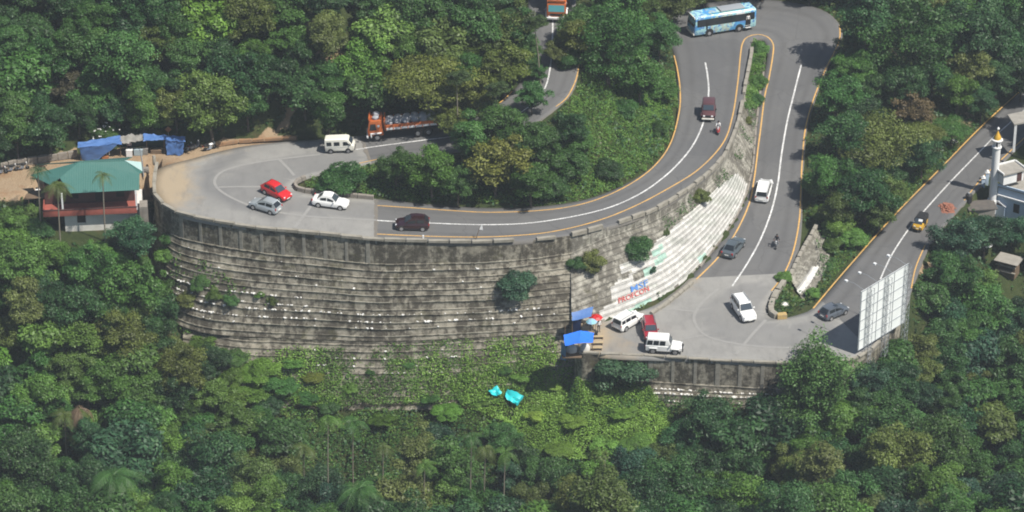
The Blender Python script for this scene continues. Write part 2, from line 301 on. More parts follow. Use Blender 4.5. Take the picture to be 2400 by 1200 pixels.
def np_mesh(name, V, F, attrs=None):
    """mesh from numpy arrays: V (n,3), F (m,k); attrs: name -> (type, domain, array)"""
    me = bpy.data.meshes.new(name); k = F.shape[1]
    me.vertices.add(len(V)); me.vertices.foreach_set('co', V.astype(np.float32).ravel())
    me.loops.add(F.size); me.loops.foreach_set('vertex_index', F.astype(np.int32).ravel())
    me.polygons.add(len(F)); me.polygons.foreach_set('loop_start', np.arange(0, F.size, k, dtype=np.int32)); me.polygons.foreach_set('loop_total', np.full(len(F), k, np.int32))
    for a, (typ, dom, arr) in (attrs or {}).items():
        at_ = me.attributes.new(a, typ, dom); at_.data.foreach_set('color' if 'COLOR' in typ else 'value', np.asarray(arr, np.float32).ravel())
    me.update(calc_edges=True); return me
# ---------------------------------------------------------------- the road: one descending ribbon through three hairpins (left edge; right edge; height)
ROAD = [
 (1352,-60,1240,-60,18.3),(1350,40,1238,40,17.0),(1358,140,1238,125,15.9),(1345,205,1222,185,15.2),(1303,252,1200,214,14.7),(1235,300,1150,256,14.0),
 (1150,338,1085,284,13.3),(1050,356,1010,296,12.7),(950,366,925,306,12.2),(870,380,850,318,11.7),                                        # 0-9 upper road
 (800,394,770,325,11.4),(745,407,660,333,11.1),(710,418,560,345,10.9),(690,430,450,372,10.75),(686,438,369,398,10.65),(690,446,363,450,10.5),(705,450,420,500,10.4),
 (730,453,560,528,10.25),(790,459,740,548,10.1),(882,466,882,562,9.9),                                                                     # 10-19 left hairpin
 (1000,478,1000,566,9.7),(1130,487,1140,567,9.5),(1260,484,1270,560,9.25),(1370,468,1420,533,8.95),(1460,434,1540,490,8.4),(1530,388,1620,440,7.8),
 (1572,330,1690,378,7.1),(1589,255,1730,290,6.55),(1587,180,1747,198,6.0),(1578,120,1759,141,5.5),(1560,75,1760,104,5.1),                   # 20-30 middle road
 (1560,40,1764,92,5.0),(1640,10,1768,89,4.85),(1760,-2,1775,88,4.7),(1860,6,1783,89,4.6),(1935,27,1790,94,4.4),(1972,65,1796,104,4.2),(1970,100,1799,122,4.0), # 31-37 upper hairpin
 (1944,150,1795,155,3.6),(1917,215,1779,225,3.2),(1893,295,1771,300,2.6),(1885,380,1763,395,2.0),(1881,450,1745,470,1.5),(1880,520,1706,540,1.0),
 (1872,585,1660,600,.65),(1848,640,1616,652,.4),                                                                                           # 38-45 lower straight
 (1826,672,1580,684,.25),(1805,700,1515,724,.15),(1798,725,1400,752,.08),(1799,738,1348,790,.04),(1812,746,1400,829,0),(1835,746,1600,839,0),
 (1866,739,1800,850,-.05),(1898,727,1960,852,-.15),                                                                                        # 46-53 lower hairpin
 (1925,703,2040,822,-.3),(1957,667,2112,745,-.4),(2003,612,2142,665,-.6),(2053,556,2180,575,-.9),(2110,492,2240,498,-1.3),(2200,400,2325,405,-2.0),
 (2300,300,2425,308,-2.7),(2420,190,2545,200,-3.4)]                                                                                        # 54-61 lower road
SAMP = []                                   # dense survey of the road surface: pixel + height
def ribbon(i0, i1, ncol=14, step=0.7):
    sub = ROAD[max(0, i0-1):i1+2]; rows = catmull(ROAD[i0:i1+1], step); cols = []
    for r in rows:
        cols.append([at(r[0]+(r[2]-r[0])*t, r[1]+(r[3]-r[1])*t, r[4]) for t in np.linspace(0, 1, ncol)])
        for t in np.linspace(0, 1, 25): SAMP.append((r[0]+(r[2]-r[0])*t, r[1]+(r[3]-r[1])*t, r[4]))
    return cols
def strip_mesh(name, cols, m, dz=0.0, dustf=None):
    V = np.array([[tuple(p) for p in c] for c in cols]); n, k, _ = V.shape; V[:, :, 2] += dz
    # a skirt 0.5 m deep along both edges gives the slab its thickness
    lo = V.copy(); VV = np.concatenate([V[:, :1]-[0, 0, .5], V, V[:, -1:]-[0, 0, .5]], 1); k += 2; P = VV.reshape(-1, 3)
    idx = np.arange(n*k).reshape(n, k); F = np.stack([idx[:-1, :-1], idx[:-1, 1:], idx[1:, 1:], idx[1:, :-1]], -1).reshape(-1, 4)
    across = np.tile(np.linspace(0, 1, k), n); dust = np.zeros(len(P)); wear = np.zeros(len(P))
    if dustf:
        for i, p in enumerate(P): dust[i], wear[i] = dustf(*proj(p))
    me = np_mesh(name, P, F, {'across': ('FLOAT', 'POINT', across), 'dust': ('FLOAT', 'POINT', dust), 'wear': ('FLOAT', 'POINT', wear)})
    o = link(name, me, m); me.shade_smooth(); return tag(o, kind='structure')
def segd(x, y, a, b):
    ax, ay = a; bx, by = b; ay *= 2; by *= 2; y = y*2
    t = max(0, min(1, ((x-ax)*(bx-ax)+(y-ay)*(by-ay))/((bx-ax)**2+(by-ay)**2+1e-9)))
    return math.hypot(x-ax-t*(bx-ax), y-ay-t*(by-ay))
def sstep(a, b, x): t = max(0., min(1., (x-a)/(b-a))); return t*t*(3-2*t)
INNER_L = [(835,352),(700,366),(600,382),(545,398),(520,418),(530,445),(570,470),(640,492),(740,506),(882,512),(882,478),(730,468),(668,440),(680,420),(850,372)]
INNER_R = [(1740,662),(1690,690),(1645,720),(1628,750),(1660,790),(1740,808),(1880,812),(1960,790),(1960,740),(1850,765),(1790,752),(1785,705),(1830,668)]
def dust_left(x, y):
    d = .95*sstep(480, 385, x)*sstep(505, 440, y) + .6*sstep(385, 345, y)*sstep(640, 480, x) + .35*sstep(560, 420, x)
    ring = min(segd(x, y, (560,362),(490,400)), segd(x, y, (490,400),(490,440)), segd(x, y, (490,440),(560,480)), segd(x, y, (560,480),(650,505)))
    wr = .5 if inpoly(x, y, INNER_L) else 0
    return d, max(wr, .75*sstep(34, 6, ring))
def dust_low(x, y):
    d = .9*sstep(1470, 1400, x)+.35*sstep(70, 10, segd(x, y, (1530,735),(1625,655)))+.2*sstep(800, 840, y)
    if inpoly(x, y, [(1400,765),(1480,770),(1500,800),(1515,845),(1400,845)]): d = max(d, .55)
    return d, .42 if inpoly(x, y, INNER_R) else (.3 if inpoly(x, y, [(1430,760),(1500,770),(1530,835),(1430,835)]) else 0)
def patch_strip(name, line, wid, m, up, seed):
    rows = catmull([(*p, 0) for p in line], .25); rg = random.Random(seed); V = []; F = []
    for i, r in enumerate(rows):
        a = .5*wid+.5*wid*mnoise.noise((i*.35, seed, 0))+rg.uniform(-.05, .05); b = .5*wid+.6*wid*mnoise.noise((i*.3, seed+9, 0)); q = rd(r[0], r[1]); V += [(q.x-a, q.y, q.z+up), (q.x+b, q.y, q.z+up)]
    F = [(2*i, 2*i+1, 2*i+3, 2*i+2) for i in range(len(rows)-1)]; mb = MB(); mb.add(V, F); return tag(mb.build(name, m), kind='structure')
strip_mesh('asphalt_road', ribbon(0, 9), M['asphalt'])
strip_mesh('concrete_pavement', ribbon(9, 19), M['concrete'], dustf=dust_left)
strip_mesh('asphalt_road', ribbon(19, 45), M['asphalt'])
strip_mesh('concrete_pavement', ribbon(45, 54), M['concrete'], dustf=dust_low)
strip_mesh('asphalt_road', ribbon(54, 61), M['asphalt'])
KD = kdtree.KDTree(len(SAMP))
for i, s_ in enumerate(SAMP): KD.insert((s_[0], s_[1]*2, 0), i)
KD.balance()
def zroad(px, py):
    a = b = 0
    for _, i, d in KD.find_n((px, py*2, 0), 6): ww = 1/(d*d+.3); a += ww; b += ww*SAMP[i][2]
    return b/a
def rd(px, py, up=0.0): return at(px, py, zroad(px, py)+up)

def line_strip(name, pts, m, wid, up, label=None, step=.5, skips=()):
    """a painted line as a thin sheet on the road; pts in survey pixels"""
    rows = catmull([(*p, 0) for p in pts], step); cs = [rd(r[0], r[1]) for r in rows]; V = []; F = []
    for i, c in enumerate(cs):
        d = (cs[min(i+1, len(cs)-1)]-cs[max(i-1, 0)]); d.z = 0; d.normalize(); n = Vector((-d.y, d.x, 0))*wid/2
        for q in (c+n, c-n):
            x, y = proj(q); V.append((q.x, q.y, zroad(x, y)+up))
    for i in range(len(cs)-1):
        if not any(a <= i/len(cs) < b for a, b in skips): F.append((2*i, 2*i+1, 2*i+3, 2*i+2))
    mb = MB(); mb.add(V, F); o = mb.build(name, m); return tag(o, kind='structure')
W, Y = M['line_white'], M['line_yellow']
line_strip('white_road_line', [(883,517),(960,521),(1130,527),(1260,521),(1400,495),(1490,460),(1560,412),(1612,358),(1640,310),(1655,262),(1661,215),(1658,175),(1653,147)], W, .2, .03)
line_strip('white_road_line', [(1878,152),(1862,215),(1845,285),(1832,360),(1823,430),(1808,495),(1783,560),(1752,617),(1716,671)], W, .2, .03)
line_strip('white_road_line', [(2063,655),(2090,598),(2130,537),(2170,490),(2230,424),(2300,352),(2340,312),(2440,225)], W, .18, .03)
line_strip('white_road_line', [(833,351),(900,341),(1000,328),(1065,319),(1140,299),(1213,268),(1255,236),(1280,200),(1292,140),(1295,80),(1296,20)], W, .18, .03)
line_strip('yellow_road_line', [(884,482),(960,487),(1060,494),(1150,498),(1260,494),(1340,484),(1410,464),(1480,430),(1535,388),(1572,335),(1592,262),(1594,210),(1588,165),(1580,130)], Y, .16, .03)
line_strip('yellow_road_line', [(884,549),(1000,554),(1110,556),(1200,553),(1290,544),(1390,521),(1480,487),(1570,440),(1640,395),(1695,335),(1717,272),(1729,195),(1736,125),(1741,100),(1752,87),(1775,81),(1797,86),(1811,101),(1812,125),(1802,185),(1792,228),(1783,300),(1777,345),(1768,417),(1755,480),(1722,550),(1682,605),(1632,655)], Y, .17, .03)
line_strip('yellow_road_line', [(1968,60),(1966,98),(1934,165),(1906,235),(1888,300),(1880,380),(1877,450),(1873,520),(1859,590),(1837,643),(1808,682)], Y, .17, .03)
line_strip('yellow_road_line', [(1906,723),(1958,661),(2005,607),(2057,548),(2112,488),(2204,395),(2300,297),(2400,205)], Y, .17, .03)
line_strip('yellow_road_line', [(2136,676),(2146,628),(2168,575)], Y, .15, .03); line_strip('yellow_road_line', [(2260,470),(2300,420),(2360,362),(2430,296)], Y, .15, .03)
line_strip('yellow_road_line', [(842,383),(860,379),(888,373)], Y, .15, .03); line_strip('yellow_road_line', [(1303,250),(1325,233),(1340,210),(1352,180),(1357,150)], Y, .15, .03)
line_strip('yellow_road_line', [(1150,256),(1178,236),(1201,214)], Y, .15, .03)
J = M['joint']
patch_strip('asphalt_patch', [(881,468),(881,500),(881,540),(881,558)], .45, M['asphalt'], .009, 3); patch_strip('asphalt_patch', [(850,322),(856,345),(868,376)], .5, M['asphalt'], .009, 5)
for pts, wd in (([(750,362),(650,374),(575,386),(522,402),(503,424),(516,447),(565,474),(625,493),(720,507),(800,512),(881,516)], .34), ([(512,439),(560,438),(622,438)], .3), ([(655,374),(675,395),(690,412)], .36),
                ([(742,462),(722,492),(690,534)], .36), ([(1685,676),(1650,705),(1630,732),(1628,755),(1650,784),(1700,801),(1790,813),(1900,816)], .34), ([(1535,724),(1580,726),(1628,730)], .28),
                ([(1592,797),(1620,791),(1652,785)], .28), ([(1795,750),(1765,782),(1725,830)], .36), ([(1800,736),(1770,730),(1745,728)], .2)):
    line_strip('concrete_joint', pts, J, wd, .022)

# ---------------------------------------------------------------- retaining walls: (top px, py, z, bottom px, py, z)
W_LEFT = [(368,383,10.65,352,590,-1.3),(362,420,10.6,345,628,-1.3),(363,458,10.5,348,675,-1.4),(385,482,10.45,362,715,-1.5),(420,500,10.4,402,752,-1.6),(480,514,10.35,470,778,-1.8),(560,528,10.25,556,788,-1.9),
 (650,540,10.15,648,792,-1.9),(740,548,10.1,740,796,-1.8),(882,562,9.9,882,800,-1.5),(1000,566,9.7,1000,797,-1.2),(1140,567,9.5,1140,790,-.9),(1250,562,9.3,1250,784,-.6),(1341,552.5,9.09,1341,778,-.4)]
W_MID = [(1338,553,9.1,1340,780,-.15),(1420,533,8.95,1438,746,.05),(1480,513,8.7,1528,708,.15),(1540,490,8.4,1602,661,.38),(1620,440,7.8,1681,576,.85),(1690,378,7.1,1743,478,1.45),(1726,300,6.6,1763,388,2.0),(1739,246,6.3,1770,320,2.5),
 (1748,196,6.0,1775,255,3.0),(1759,141,5.5,1785,190,3.4),(1763,110,5.2,1796,140,3.8)]
W_FRONT = [(1346,800,.05,1343,905,-5.0),(1360,828,.05,1360,945,-5.6),(1420,829,0,1420,950,-5.7),(1520,834,0,1520,952,-5.7),(1600,839,0,1600,954,-5.7),(1700,845,-.03,1700,957,-5.7),(1800,850,-.05,1800,960,-5.7),(1900,854,-.1,1900,962,-5.8),
 (1965,852,-.15,1975,960,-5.9),(2010,838,-.25,2026,945,-5.9),(2050,812,-.32,2070,915,-5.8),(2112,745,-.42,2135,845,-5.7)]
W_TERR = [(430,766,-1.9,424,930,-6.6),(556,789,-1.95,556,945,-7.8),(648,793,-1.95,648,955,-8.2),(740,797,-1.85,740,960,-8.3),(882,801,-1.55,882,962,-8.2),(1000,798,-1.25,1000,960,-7.9),(1140,791,-.95,1140,955,-7.6),(1250,785,-.65,1250,950,-7.3),(1348,778,-.45,1350,945,-7.0)]
W_NOSE = [(1914,528,.95,1948,578,-.75),(1900,554,.85,1942,610,-.7),(1882,585,.75,1929,645,-.62),(1865,618,.62,1908,680,-.5),(1852,646,.5,1882,702,-.4)]
def wall_rows(pairs, n, h0, step=.5, tf=.24):
    """profiles: per position along the wall a list of points: top, foot of the first riser, then tread edge and riser foot of each row"""
    out = []
    for r in catmull(pairs, step):
        T = at(*r[:3]); B = at(*r[3:]); hh = h0 if not callable(h0) else h0(r[0])
        hh = min(hh, .8*(T.z-B.z)); P0 = Vector((T.x, T.y, T.z-hh)); H = Vector((B.x-T.x, B.y-T.y, 0)); dz = P0.z-B.z
        rj = random.Random(n*13); rowj = [0]+[rj.uniform(-.17, .17)+.16*mnoise.noise((r[0]*.006, kk*2.7, n)) for kk in range(1, n)]+[0]
        pr = [T.copy(), P0.copy()]
        for k in range(n):
            z1 = P0.z-dz*(k+rowj[k])/n; z2 = P0.z-dz*(k+1+rowj[k+1])/n; q = P0+H*((k+tf)/n); pr.append(Vector((q.x, q.y, z1-.02)))
            q = P0+H*((k+1.0)/n); pr.append(Vector((q.x, q.y, z2)))
        out.append((pr, r[0]))
    return out
def build_wall(name, label, pairs, n, h0, m, paint=None, parapet=None, piers=None, step=.5, jit=.035, lipc=None, tf=.24):
    rt = tag(root(name, label, 'retaining wall', at(*pairs[len(pairs)//2][3:])), kind='thing'); org = rt.location
    prof = wall_rows(pairs, n, h0, step, tf); L = len(prof); rng = random.Random(len(name)*7+n)
    jitter = [[Vector((rng.uniform(-1, 1), rng.uniform(-1, 1), rng.uniform(-1, 1)*.8))*jit for _ in range(2*n+2)] for _ in prof]
    for k in range(n+1):
        V = []; F = []; col = []
        ids = (0, 1) if k == 0 else (2*k-1, 2*k, 2*k+1)
        sub = 1 if k == 0 else 1
        for i, (pr, _) in enumerate(prof):
            pts = [pr[j]+(jitter[i][j] if j else jitter[i][j]*.3) for j in ids]
            if k > 0:        # tread, projecting lip, battered riser
                o_ = Vector((pr[-1].x-pr[1].x, pr[-1].y-pr[1].y, 0)); o_ = o_.normalized() if o_.length > .05 else Vector((0, -1, 0))
                lw = .012 if paint else .004+.034*max(0, .5+mnoise.noise((pts[1].x*.25, pts[1].y*.25, k*1.9))); lip = pts[1]+o_*lw; pts = [pts[0], lip, lip-Vector((0, 0, .13)), pts[1]-Vector((0, 0, .14)), (pts[1]+pts[2])/2-Vector((0, 0, .05)), pts[2]-o_*.02]
            else: pts = [pts[0].lerp(pts[1], q) for q in (0, .15, .35, .55, .8, 1)]
            V += [p-org for p in pts]
        for i in range(L-1):
            for j in range(5):
                F.append((6*i+j, 6*i+j+1, 6*i+6+j+1, 6*i+6+j)); c = None
                q = (V[6*i+j]+V[6*i+j+1]+V[6*i+6+j]+V[6*i+6+j+1])/4+org
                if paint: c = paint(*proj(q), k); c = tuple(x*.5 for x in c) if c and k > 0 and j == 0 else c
                if c is None and lipc and k > 0 and j == 1 and mnoise.noise((q.x*.35, q.y*.35, k*3.1))+.5*mnoise.noise((q.x*1.7, q.y*1.7, k*5.1)) > .12: c = lipc
                col.append((*c, 1) if c else (0, 0, 0, 0))
        me = np_mesh('wall_course', np.array([tuple(p) for p in V]), np.array(F), {'paint': ('FLOAT_COLOR', 'FACE', np.array(col))})
        o = link('wall_course' if k else 'wall_face', me, m, rt)
    def along(dist0, gap):
        acc = dist0; pos = []; tot = 0
        for i in range(L-1):
            d = (prof[i+1][0][0]-prof[i][0][0]).length
            while acc <= tot+d: pos.append((i, (acc-tot)/d)); acc += gap
            tot += d
        return pos
    def top(i, t, j=0): return prof[i][0][j].lerp(prof[min(i+1, L-1)][0][j], t)
    if parapet:
        gap, hgt, wid, mk, miss = parapet; ps = along(0.0, gap)
        for a in range(len(ps)-1):
            if rng.random() < miss: continue
            A = top(*ps[a])-org; B = top(*ps[a+1])-org; d = B-A; ln = d.length-rng.uniform(.05, .22); c = (A+B)/2; hh = hgt*rng.uniform(.75, 1.15)
            mb = MB(); mb.box((0, 0, 0), (ln, wid*rng.uniform(.9, 1.1), hh)); o = mb.build('parapet_block', mk, rt, bevel=.03)
            o.location = c+Vector((0, 0, hh/2-.06+rng.uniform(-.03, .03))); o.rotation_euler = (rng.uniform(-.03, .03), -math.asin(max(-1, min(1, d.z/max(d.length, .01)))), math.atan2(d.y, d.x)+rng.uniform(-.02, .02))
    if piers:
        gap, wd, pr_, x0, x1 = piers
        for i, t in along(.6, gap):
            if not (x0 <= prof[i][1] <= x1): continue
            A = top(i, t); Bm = top(i, t, 1); d = prof[min(i+1, L-1)][0][0]-prof[i][0][0]; hgt = A.z-Bm.z-rng.uniform(.0, .15)
            mb = MB(); mb.box((0, 0, 0), (wd*rng.uniform(.8, 1.3), pr_*2, hgt)); o = mb.build('pier', M['pier'], rt, bevel=.02)
            o.location = (A+Bm)/2-org-Vector((0, 0, .04)); o.rotation_euler = (0, 0, math.atan2(d.y, d.x))
    return rt, prof
WHITE = [(1398,752),(1404,728),(1440,708),(1432,672),(1452,655),(1452,622),(1470,612),(1500,606),(1524,600),(1532,570),(1575,535),(1640,478),(1690,432),(1728,405),(1752,430),(1752,475),(1690,570),(1606,655),(1530,712),(1470,742)]
MINT = [[(1468,728),(1520,700),(1532,712),(1478,742)],[(1530,588),(1548,575),(1552,590),(1534,602)],[(1530,612),(1560,590),(1566,602),(1534,628)],[(1636,604),(1650,592),(1652,606),(1640,618)],[(1510,632),(1526,622),(1530,640),(1514,650)]]
BARE = [[(1486,640),(1512,628),(1514,650),(1490,660)],[(1455,640),(1480,632),(1474,650),(1456,658)]]
def paint_mid(x, y, k):
    if k < 2 or not inpoly(x, y, WHITE): return None
    if any(inpoly(x, y, p) for p in BARE): return None
    if any(inpoly(x, y, p) for p in MINT): return (.42, .66, .56)
    nz = mnoise.noise((x*.02, y*.05, 3.3))
    return (.68, .67, .64) if nz > -.25 else (.56, .57, .53)
def paint_nose(x, y, k):
    return (.78, .77, .74) if (k == 2 and inpoly(x, y, [(1880,690),(1925,590),(1945,600),(1905,700)])) or (k == 3 and y > 625) else None
H_LEFT = lambda x: 3.1 if x < 860 else 3.1-.9*min(1, (x-860)/470)
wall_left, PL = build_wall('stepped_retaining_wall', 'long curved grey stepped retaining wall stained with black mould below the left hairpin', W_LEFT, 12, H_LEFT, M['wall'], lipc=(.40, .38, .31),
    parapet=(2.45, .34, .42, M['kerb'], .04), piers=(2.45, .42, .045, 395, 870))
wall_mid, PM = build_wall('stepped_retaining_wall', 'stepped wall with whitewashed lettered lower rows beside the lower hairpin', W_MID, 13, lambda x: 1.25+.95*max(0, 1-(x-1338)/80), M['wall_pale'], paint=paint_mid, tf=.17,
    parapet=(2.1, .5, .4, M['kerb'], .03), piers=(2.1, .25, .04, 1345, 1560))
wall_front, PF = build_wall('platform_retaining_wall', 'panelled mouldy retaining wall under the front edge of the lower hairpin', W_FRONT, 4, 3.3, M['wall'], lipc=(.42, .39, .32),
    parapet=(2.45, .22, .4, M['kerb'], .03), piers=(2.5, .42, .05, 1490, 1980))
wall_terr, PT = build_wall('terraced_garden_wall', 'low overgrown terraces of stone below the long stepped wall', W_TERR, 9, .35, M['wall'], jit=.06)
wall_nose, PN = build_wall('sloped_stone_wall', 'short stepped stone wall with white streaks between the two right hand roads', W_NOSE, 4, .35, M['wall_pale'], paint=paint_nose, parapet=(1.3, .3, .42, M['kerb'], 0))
# wall end that closes the seam where the two big walls meet
def end_cap(parent, prof, off):
    pts = [p+off for p in prof[0]]; back = [p+Vector((0, 2.5, 0)) for p in (prof[0][-1], prof[0][0])]; org = parent.location
    me = bpy.data.meshes.new('wall_end'); V = [tuple(p-org) for p in pts+back]; me.from_pydata(V, [], [tuple(range(len(V)))]); link('wall_end', me, M['wall'], parent)
end_cap(wall_mid, PM[0], Vector((0, 0, 0))); end_cap(wall_front, PF[0], Vector((0, 0, 0)))

# ---------------------------------------------------------------- the hillside as one sheet: survey heights relaxed between the roads, walls and yards
GX0, GY0, GS, GNX, GNY = -130.0, -115.0, 0.75, 347, 360
Z = np.full((GNY, GNX), np.nan); KINDG = np.zeros((GNY, GNX), np.int8)     # 1 road, 2 wall, 3 yard
def gset(p, z, kind=0, acc=None):
    i = int(round((p.y-GY0)/GS)); j = int(round((p.x-GX0)/GS))
    if 0 <= i < GNY and 0 <= j < GNX: Z[i, j] = z; KINDG[i, j] = kind
PADS = [
 ([(-150,470),(-150,402),(60,380),(180,360),(300,338),(430,340),(540,322),(700,314),(850,316),(770,328),(660,336),(560,348),(450,375),(371,400),(366,425),(345,405),(100,428),(70,450),(0,462)], 10.72),
 ([(100,480),(335,470),(340,565),(100,570)], 7.4), ([(1344,795),(1405,752),(1425,829),(1362,829)], -.1), ([(2235,500),(2320,412),(2420,330),(2420,440),(2340,480)], -2.6), ([(2290,500),(2420,450),(2420,560),(2310,560)], -5.0)]
for poly, z in PADS:
    xs = [p[0] for p in poly]; ys = [p[1] for p in poly]
    for px in np.arange(min(xs), max(xs), 6):
        for py in np.arange(min(ys), max(ys), 3):
            if inpoly(px, py, poly): gset(at(px, py, z), z, 3)
for px, py, z in SAMP: gset(at(px, py, z), z-.3, 1)
for prof in (PL, PM, PF, PT, PN):
    for pr, _ in prof:
        T = pr[0]; P0 = pr[1]; B = pr[-1]; o = Vector((B.x-T.x, B.y-T.y, 0)); ln = max(o.length, .3); u = o/ln
        for s in np.arange(-1.1, 0, .3): q = T+u*s; gset(q, P0.z-.5, 2)
        for s in np.arange(0, ln+.01, .3): q = T+u*s; gset(q, P0.z+(B.z-P0.z)*s/ln-.75*(1-.85*s/ln), 2)
for _ in range(2):                                # close pin-holes between the survey points of the roads
    k1 = np.pad(KINDG == 1, 1); z1 = np.pad(np.where(KINDG == 1, np.nan_to_num(Z), 0), 1); cnt = sum(k1[1+a:GNY+1+a, 1+b:GNX+1+b].astype(int) for a in (-1, 0, 1) for b in (-1, 0, 1)); zs = sum(z1[1+a:GNY+1+a, 1+b:GNX+1+b] for a in (-1, 0, 1) for b in (-1, 0, 1))
    m_ = (KINDG == 0) & (cnt >= 5); Z[m_] = zs[m_]/cnt[m_]; KINDG[m_] = 1
CTRL = [(0,330,12.0),(200,310,12.3),(430,300,12.6),(600,270,14),(720,260,14.5),(860,270,14),(0,0,24),(200,0,24),(400,0,23.5),(600,0,23),(800,0,22.5),(1000,0,21.5),(1150,0,20),(0,165,17.5),(200,165,17.5),(400,165,17.5),(600,165,17.5),(800,165,17.2),(1000,165,16.8),(1130,130,17.2),(1190,60,18.5),
 (0,-300,37),(400,-300,36),(800,-300,34),(1100,-300,32),(1300,-300,27),(-300,0,24),(-300,300,13),(-300,-300,37),(1300,-160,20.5),
 (1420,40,12.5),(1500,40,8),(1450,150,11.5),(1540,120,7.0),(1420,220,12),(1500,280,9.2),(1380,300,13.0),(1300,330,13.2),(1450,380,9.6),(1350,420,10.3),(1250,380,11.8),(1150,400,11.5),(1050,420,10.8),(950,420,10.9),(850,425,10.9),(760,430,10.8),(720,436,10.8),(1240,440,10.3),(1100,460,9.9),(1000,455,10.2),
 (1700,-60,7.5),(1800,-80,8),(1900,-60,6.5),(2000,0,4.6),(1600,-60,9),(1500,-60,13),(1800,-300,18),(2000,-300,14),(2300,-300,10),(2100,-60,4.5),(2200,0,3.2),(2400,0,1.5),(2600,0,0),(2600,-300,8),
 (2010,100,3.6),(2080,150,2.4),(2200,150,1.0),(2300,200,-.5),(1990,200,2.6),(2100,260,.8),(2200,290,-.6),(1960,300,2.0),(2050,350,.4),(2120,400,-.9),(1950,420,1.0),(2020,460,-.2),(1930,500,.8),(1990,530,-.3),(1965,600,-.7),(1850,700,.15),(1880,712,-.1),(1830,715,.2),
 (2250,560,-3.6),(2200,620,-3.5),(2300,620,-6.5),(2400,620,-8),(2200,700,-4),(2300,720,-8.5),(2400,740,-10.5),(2200,800,-8),(2300,820,-11),(2400,850,-13.5),(2160,860,-8),(2100,930,-9.5),(2250,950,-13),(2400,1000,-16.5),(2000,980,-8.5),(2600,500,-8),(2600,800,-14),(2600,1200,-24),
 (2000,1100,-12.5),(2200,1100,-16),(2400,1200,-21.5),(2000,1200,-16),(1800,1000,-8.5),(1800,1100,-11.5),(1800,1200,-15),(1600,1000,-7.8),(1600,1100,-11),(1600,1200,-14.5),(1450,960,-6.6),(1400,1000,-8.4),(1400,1100,-11.5),(1400,1200,-15),
 (1200,1000,-9.4),(1200,1100,-12.5),(1200,1200,-16),(1000,1000,-10),(1000,1100,-13),(1000,1200,-16.5),(800,1000,-10),(800,1100,-13),(800,1200,-16.5),(600,1000,-9.8),(600,1100,-13),(600,1200,-16.5),(400,1000,-9),(400,1100,-12.5),(400,1200,-16),(200,1000,-8.2),(200,1200,-15.5),(0,1000,-8),(0,1200,-15),
 (400,880,-4.6),(300,880,-4.2),(150,880,-3.8),(0,880,-3.5),(380,800,-2.2),(300,760,0),(150,760,.6),(0,760,.8),(340,700,-.2),(250,660,3.2),(100,660,3.6),(0,660,3.8),(330,610,3.0),(60,570,6.6),(0,540,7.6),(-200,600,6),(-300,900,-3),(-300,1200,-15),(60,480,9.6),
 (0,1500,-27),(600,1500,-28),(1200,1500,-28),(1800,1500,-27),(2400,1500,-32),(-300,1600,-28),(2700,1500,-34)]
for px, py, z in CTRL:
    p = at(px, py, z); i = int(round((p.y-GY0)/GS)); j = int(round((p.x-GX0)/GS))
    if 0 <= i < GNY and 0 <= j < GNX and np.isnan(Z[i, j]): Z[i, j] = z
fix = ~np.isnan(Z)
ii, jj = np.nonzero(fix); sel = RNG.permutation(len(ii))[:900]
cp = np.array([(at(x, y, z).x, at(x, y, z).y, z) for x, y, z in CTRL]+[(GX0+jj[s]*GS, GY0+ii[s]*GS, Z[ii[s], jj[s]]) for s in sel])
gx = GX0+np.arange(GNX)*GS; gy = GY0+np.arange(GNY)*GS; XX, YY = np.meshgrid(gx, gy)
num = np.zeros_like(XX); den = np.zeros_like(XX)
for x, y, z in cp: wgt = 1/((XX-x)**2+(YY-y)**2+1.0)**1.6; num += wgt*z; den += wgt
Z0 = num/den; Zs = np.where(fix, np.nan_to_num(Z), Z0)
for it in range(700):
    q = np.pad(Zs, 1, mode='edge'); a = (q[:-2, 1:-1]+q[2:, 1:-1]+q[1:-1, :-2]+q[1:-1, 2:])/4
    Zs = np.where(fix, Zs, Zs+(a-Zs)*.98+ (0.004*(Z0-Zs)))
nzg = np.array([[mnoise.fractal((x*.13, y*.13, 0.0), 1.0, 2.0, 4) for x in gx[::2]] for y in gy[::2]]); nzg = np.repeat(np.repeat(nzg, 2, 0), 2, 1)[:GNY, :GNX]
free = (~fix) | (KINDG == 0)
for _ in range(2):
    q = np.pad(free.astype(float), 1, mode='edge'); free = (q[:-2, 1:-1]+q[2:, 1:-1]+q[1:-1, :-2]+q[1:-1, 2:]+q[1:-1, 1:-1])/5
Zs = Zs+nzg*.45*np.where(KINDG > 0, 0, free)
def hz(x, y):
    fx = (x-GX0)/GS; fy = (y-GY0)/GS; j = int(min(max(fx, 0), GNX-2)); i = int(min(max(fy, 0), GNY-2)); u = min(max(fx-j, 0), 1); v = min(max(fy-i, 0), 1)
    return (Zs[i, j]*(1-u)+Zs[i, j+1]*u)*(1-v)+(Zs[i+1, j]*(1-u)+Zs[i+1, j+1]*u)*v
def kindat(x, y):
    j = int(round((x-GX0)/GS)); i = int(round((y-GY0)/GS)); return KINDG[i, j] if 0 <= i < GNY and 0 <= j < GNX else 0
def hit(px, py, up=0.0):
    """where the line of sight through a pixel comes within `up` metres of the hillside"""
    d = ray(px, py); t = 300.0; prev = None
    while t < 560:
        p = CAM+d*t
        if p.z-hz(p.x, p.y) < up:
            lo, hi = t-1.0, t
            for _ in range(8):
                m_ = (lo+hi)/2; p = CAM+d*m_
                if p.z-hz(p.x, p.y) < up: hi = m_
                else: lo = m_
            p = CAM+d*hi; return Vector((p.x, p.y, hz(p.x, p.y)))
        t += 1.0
    return None
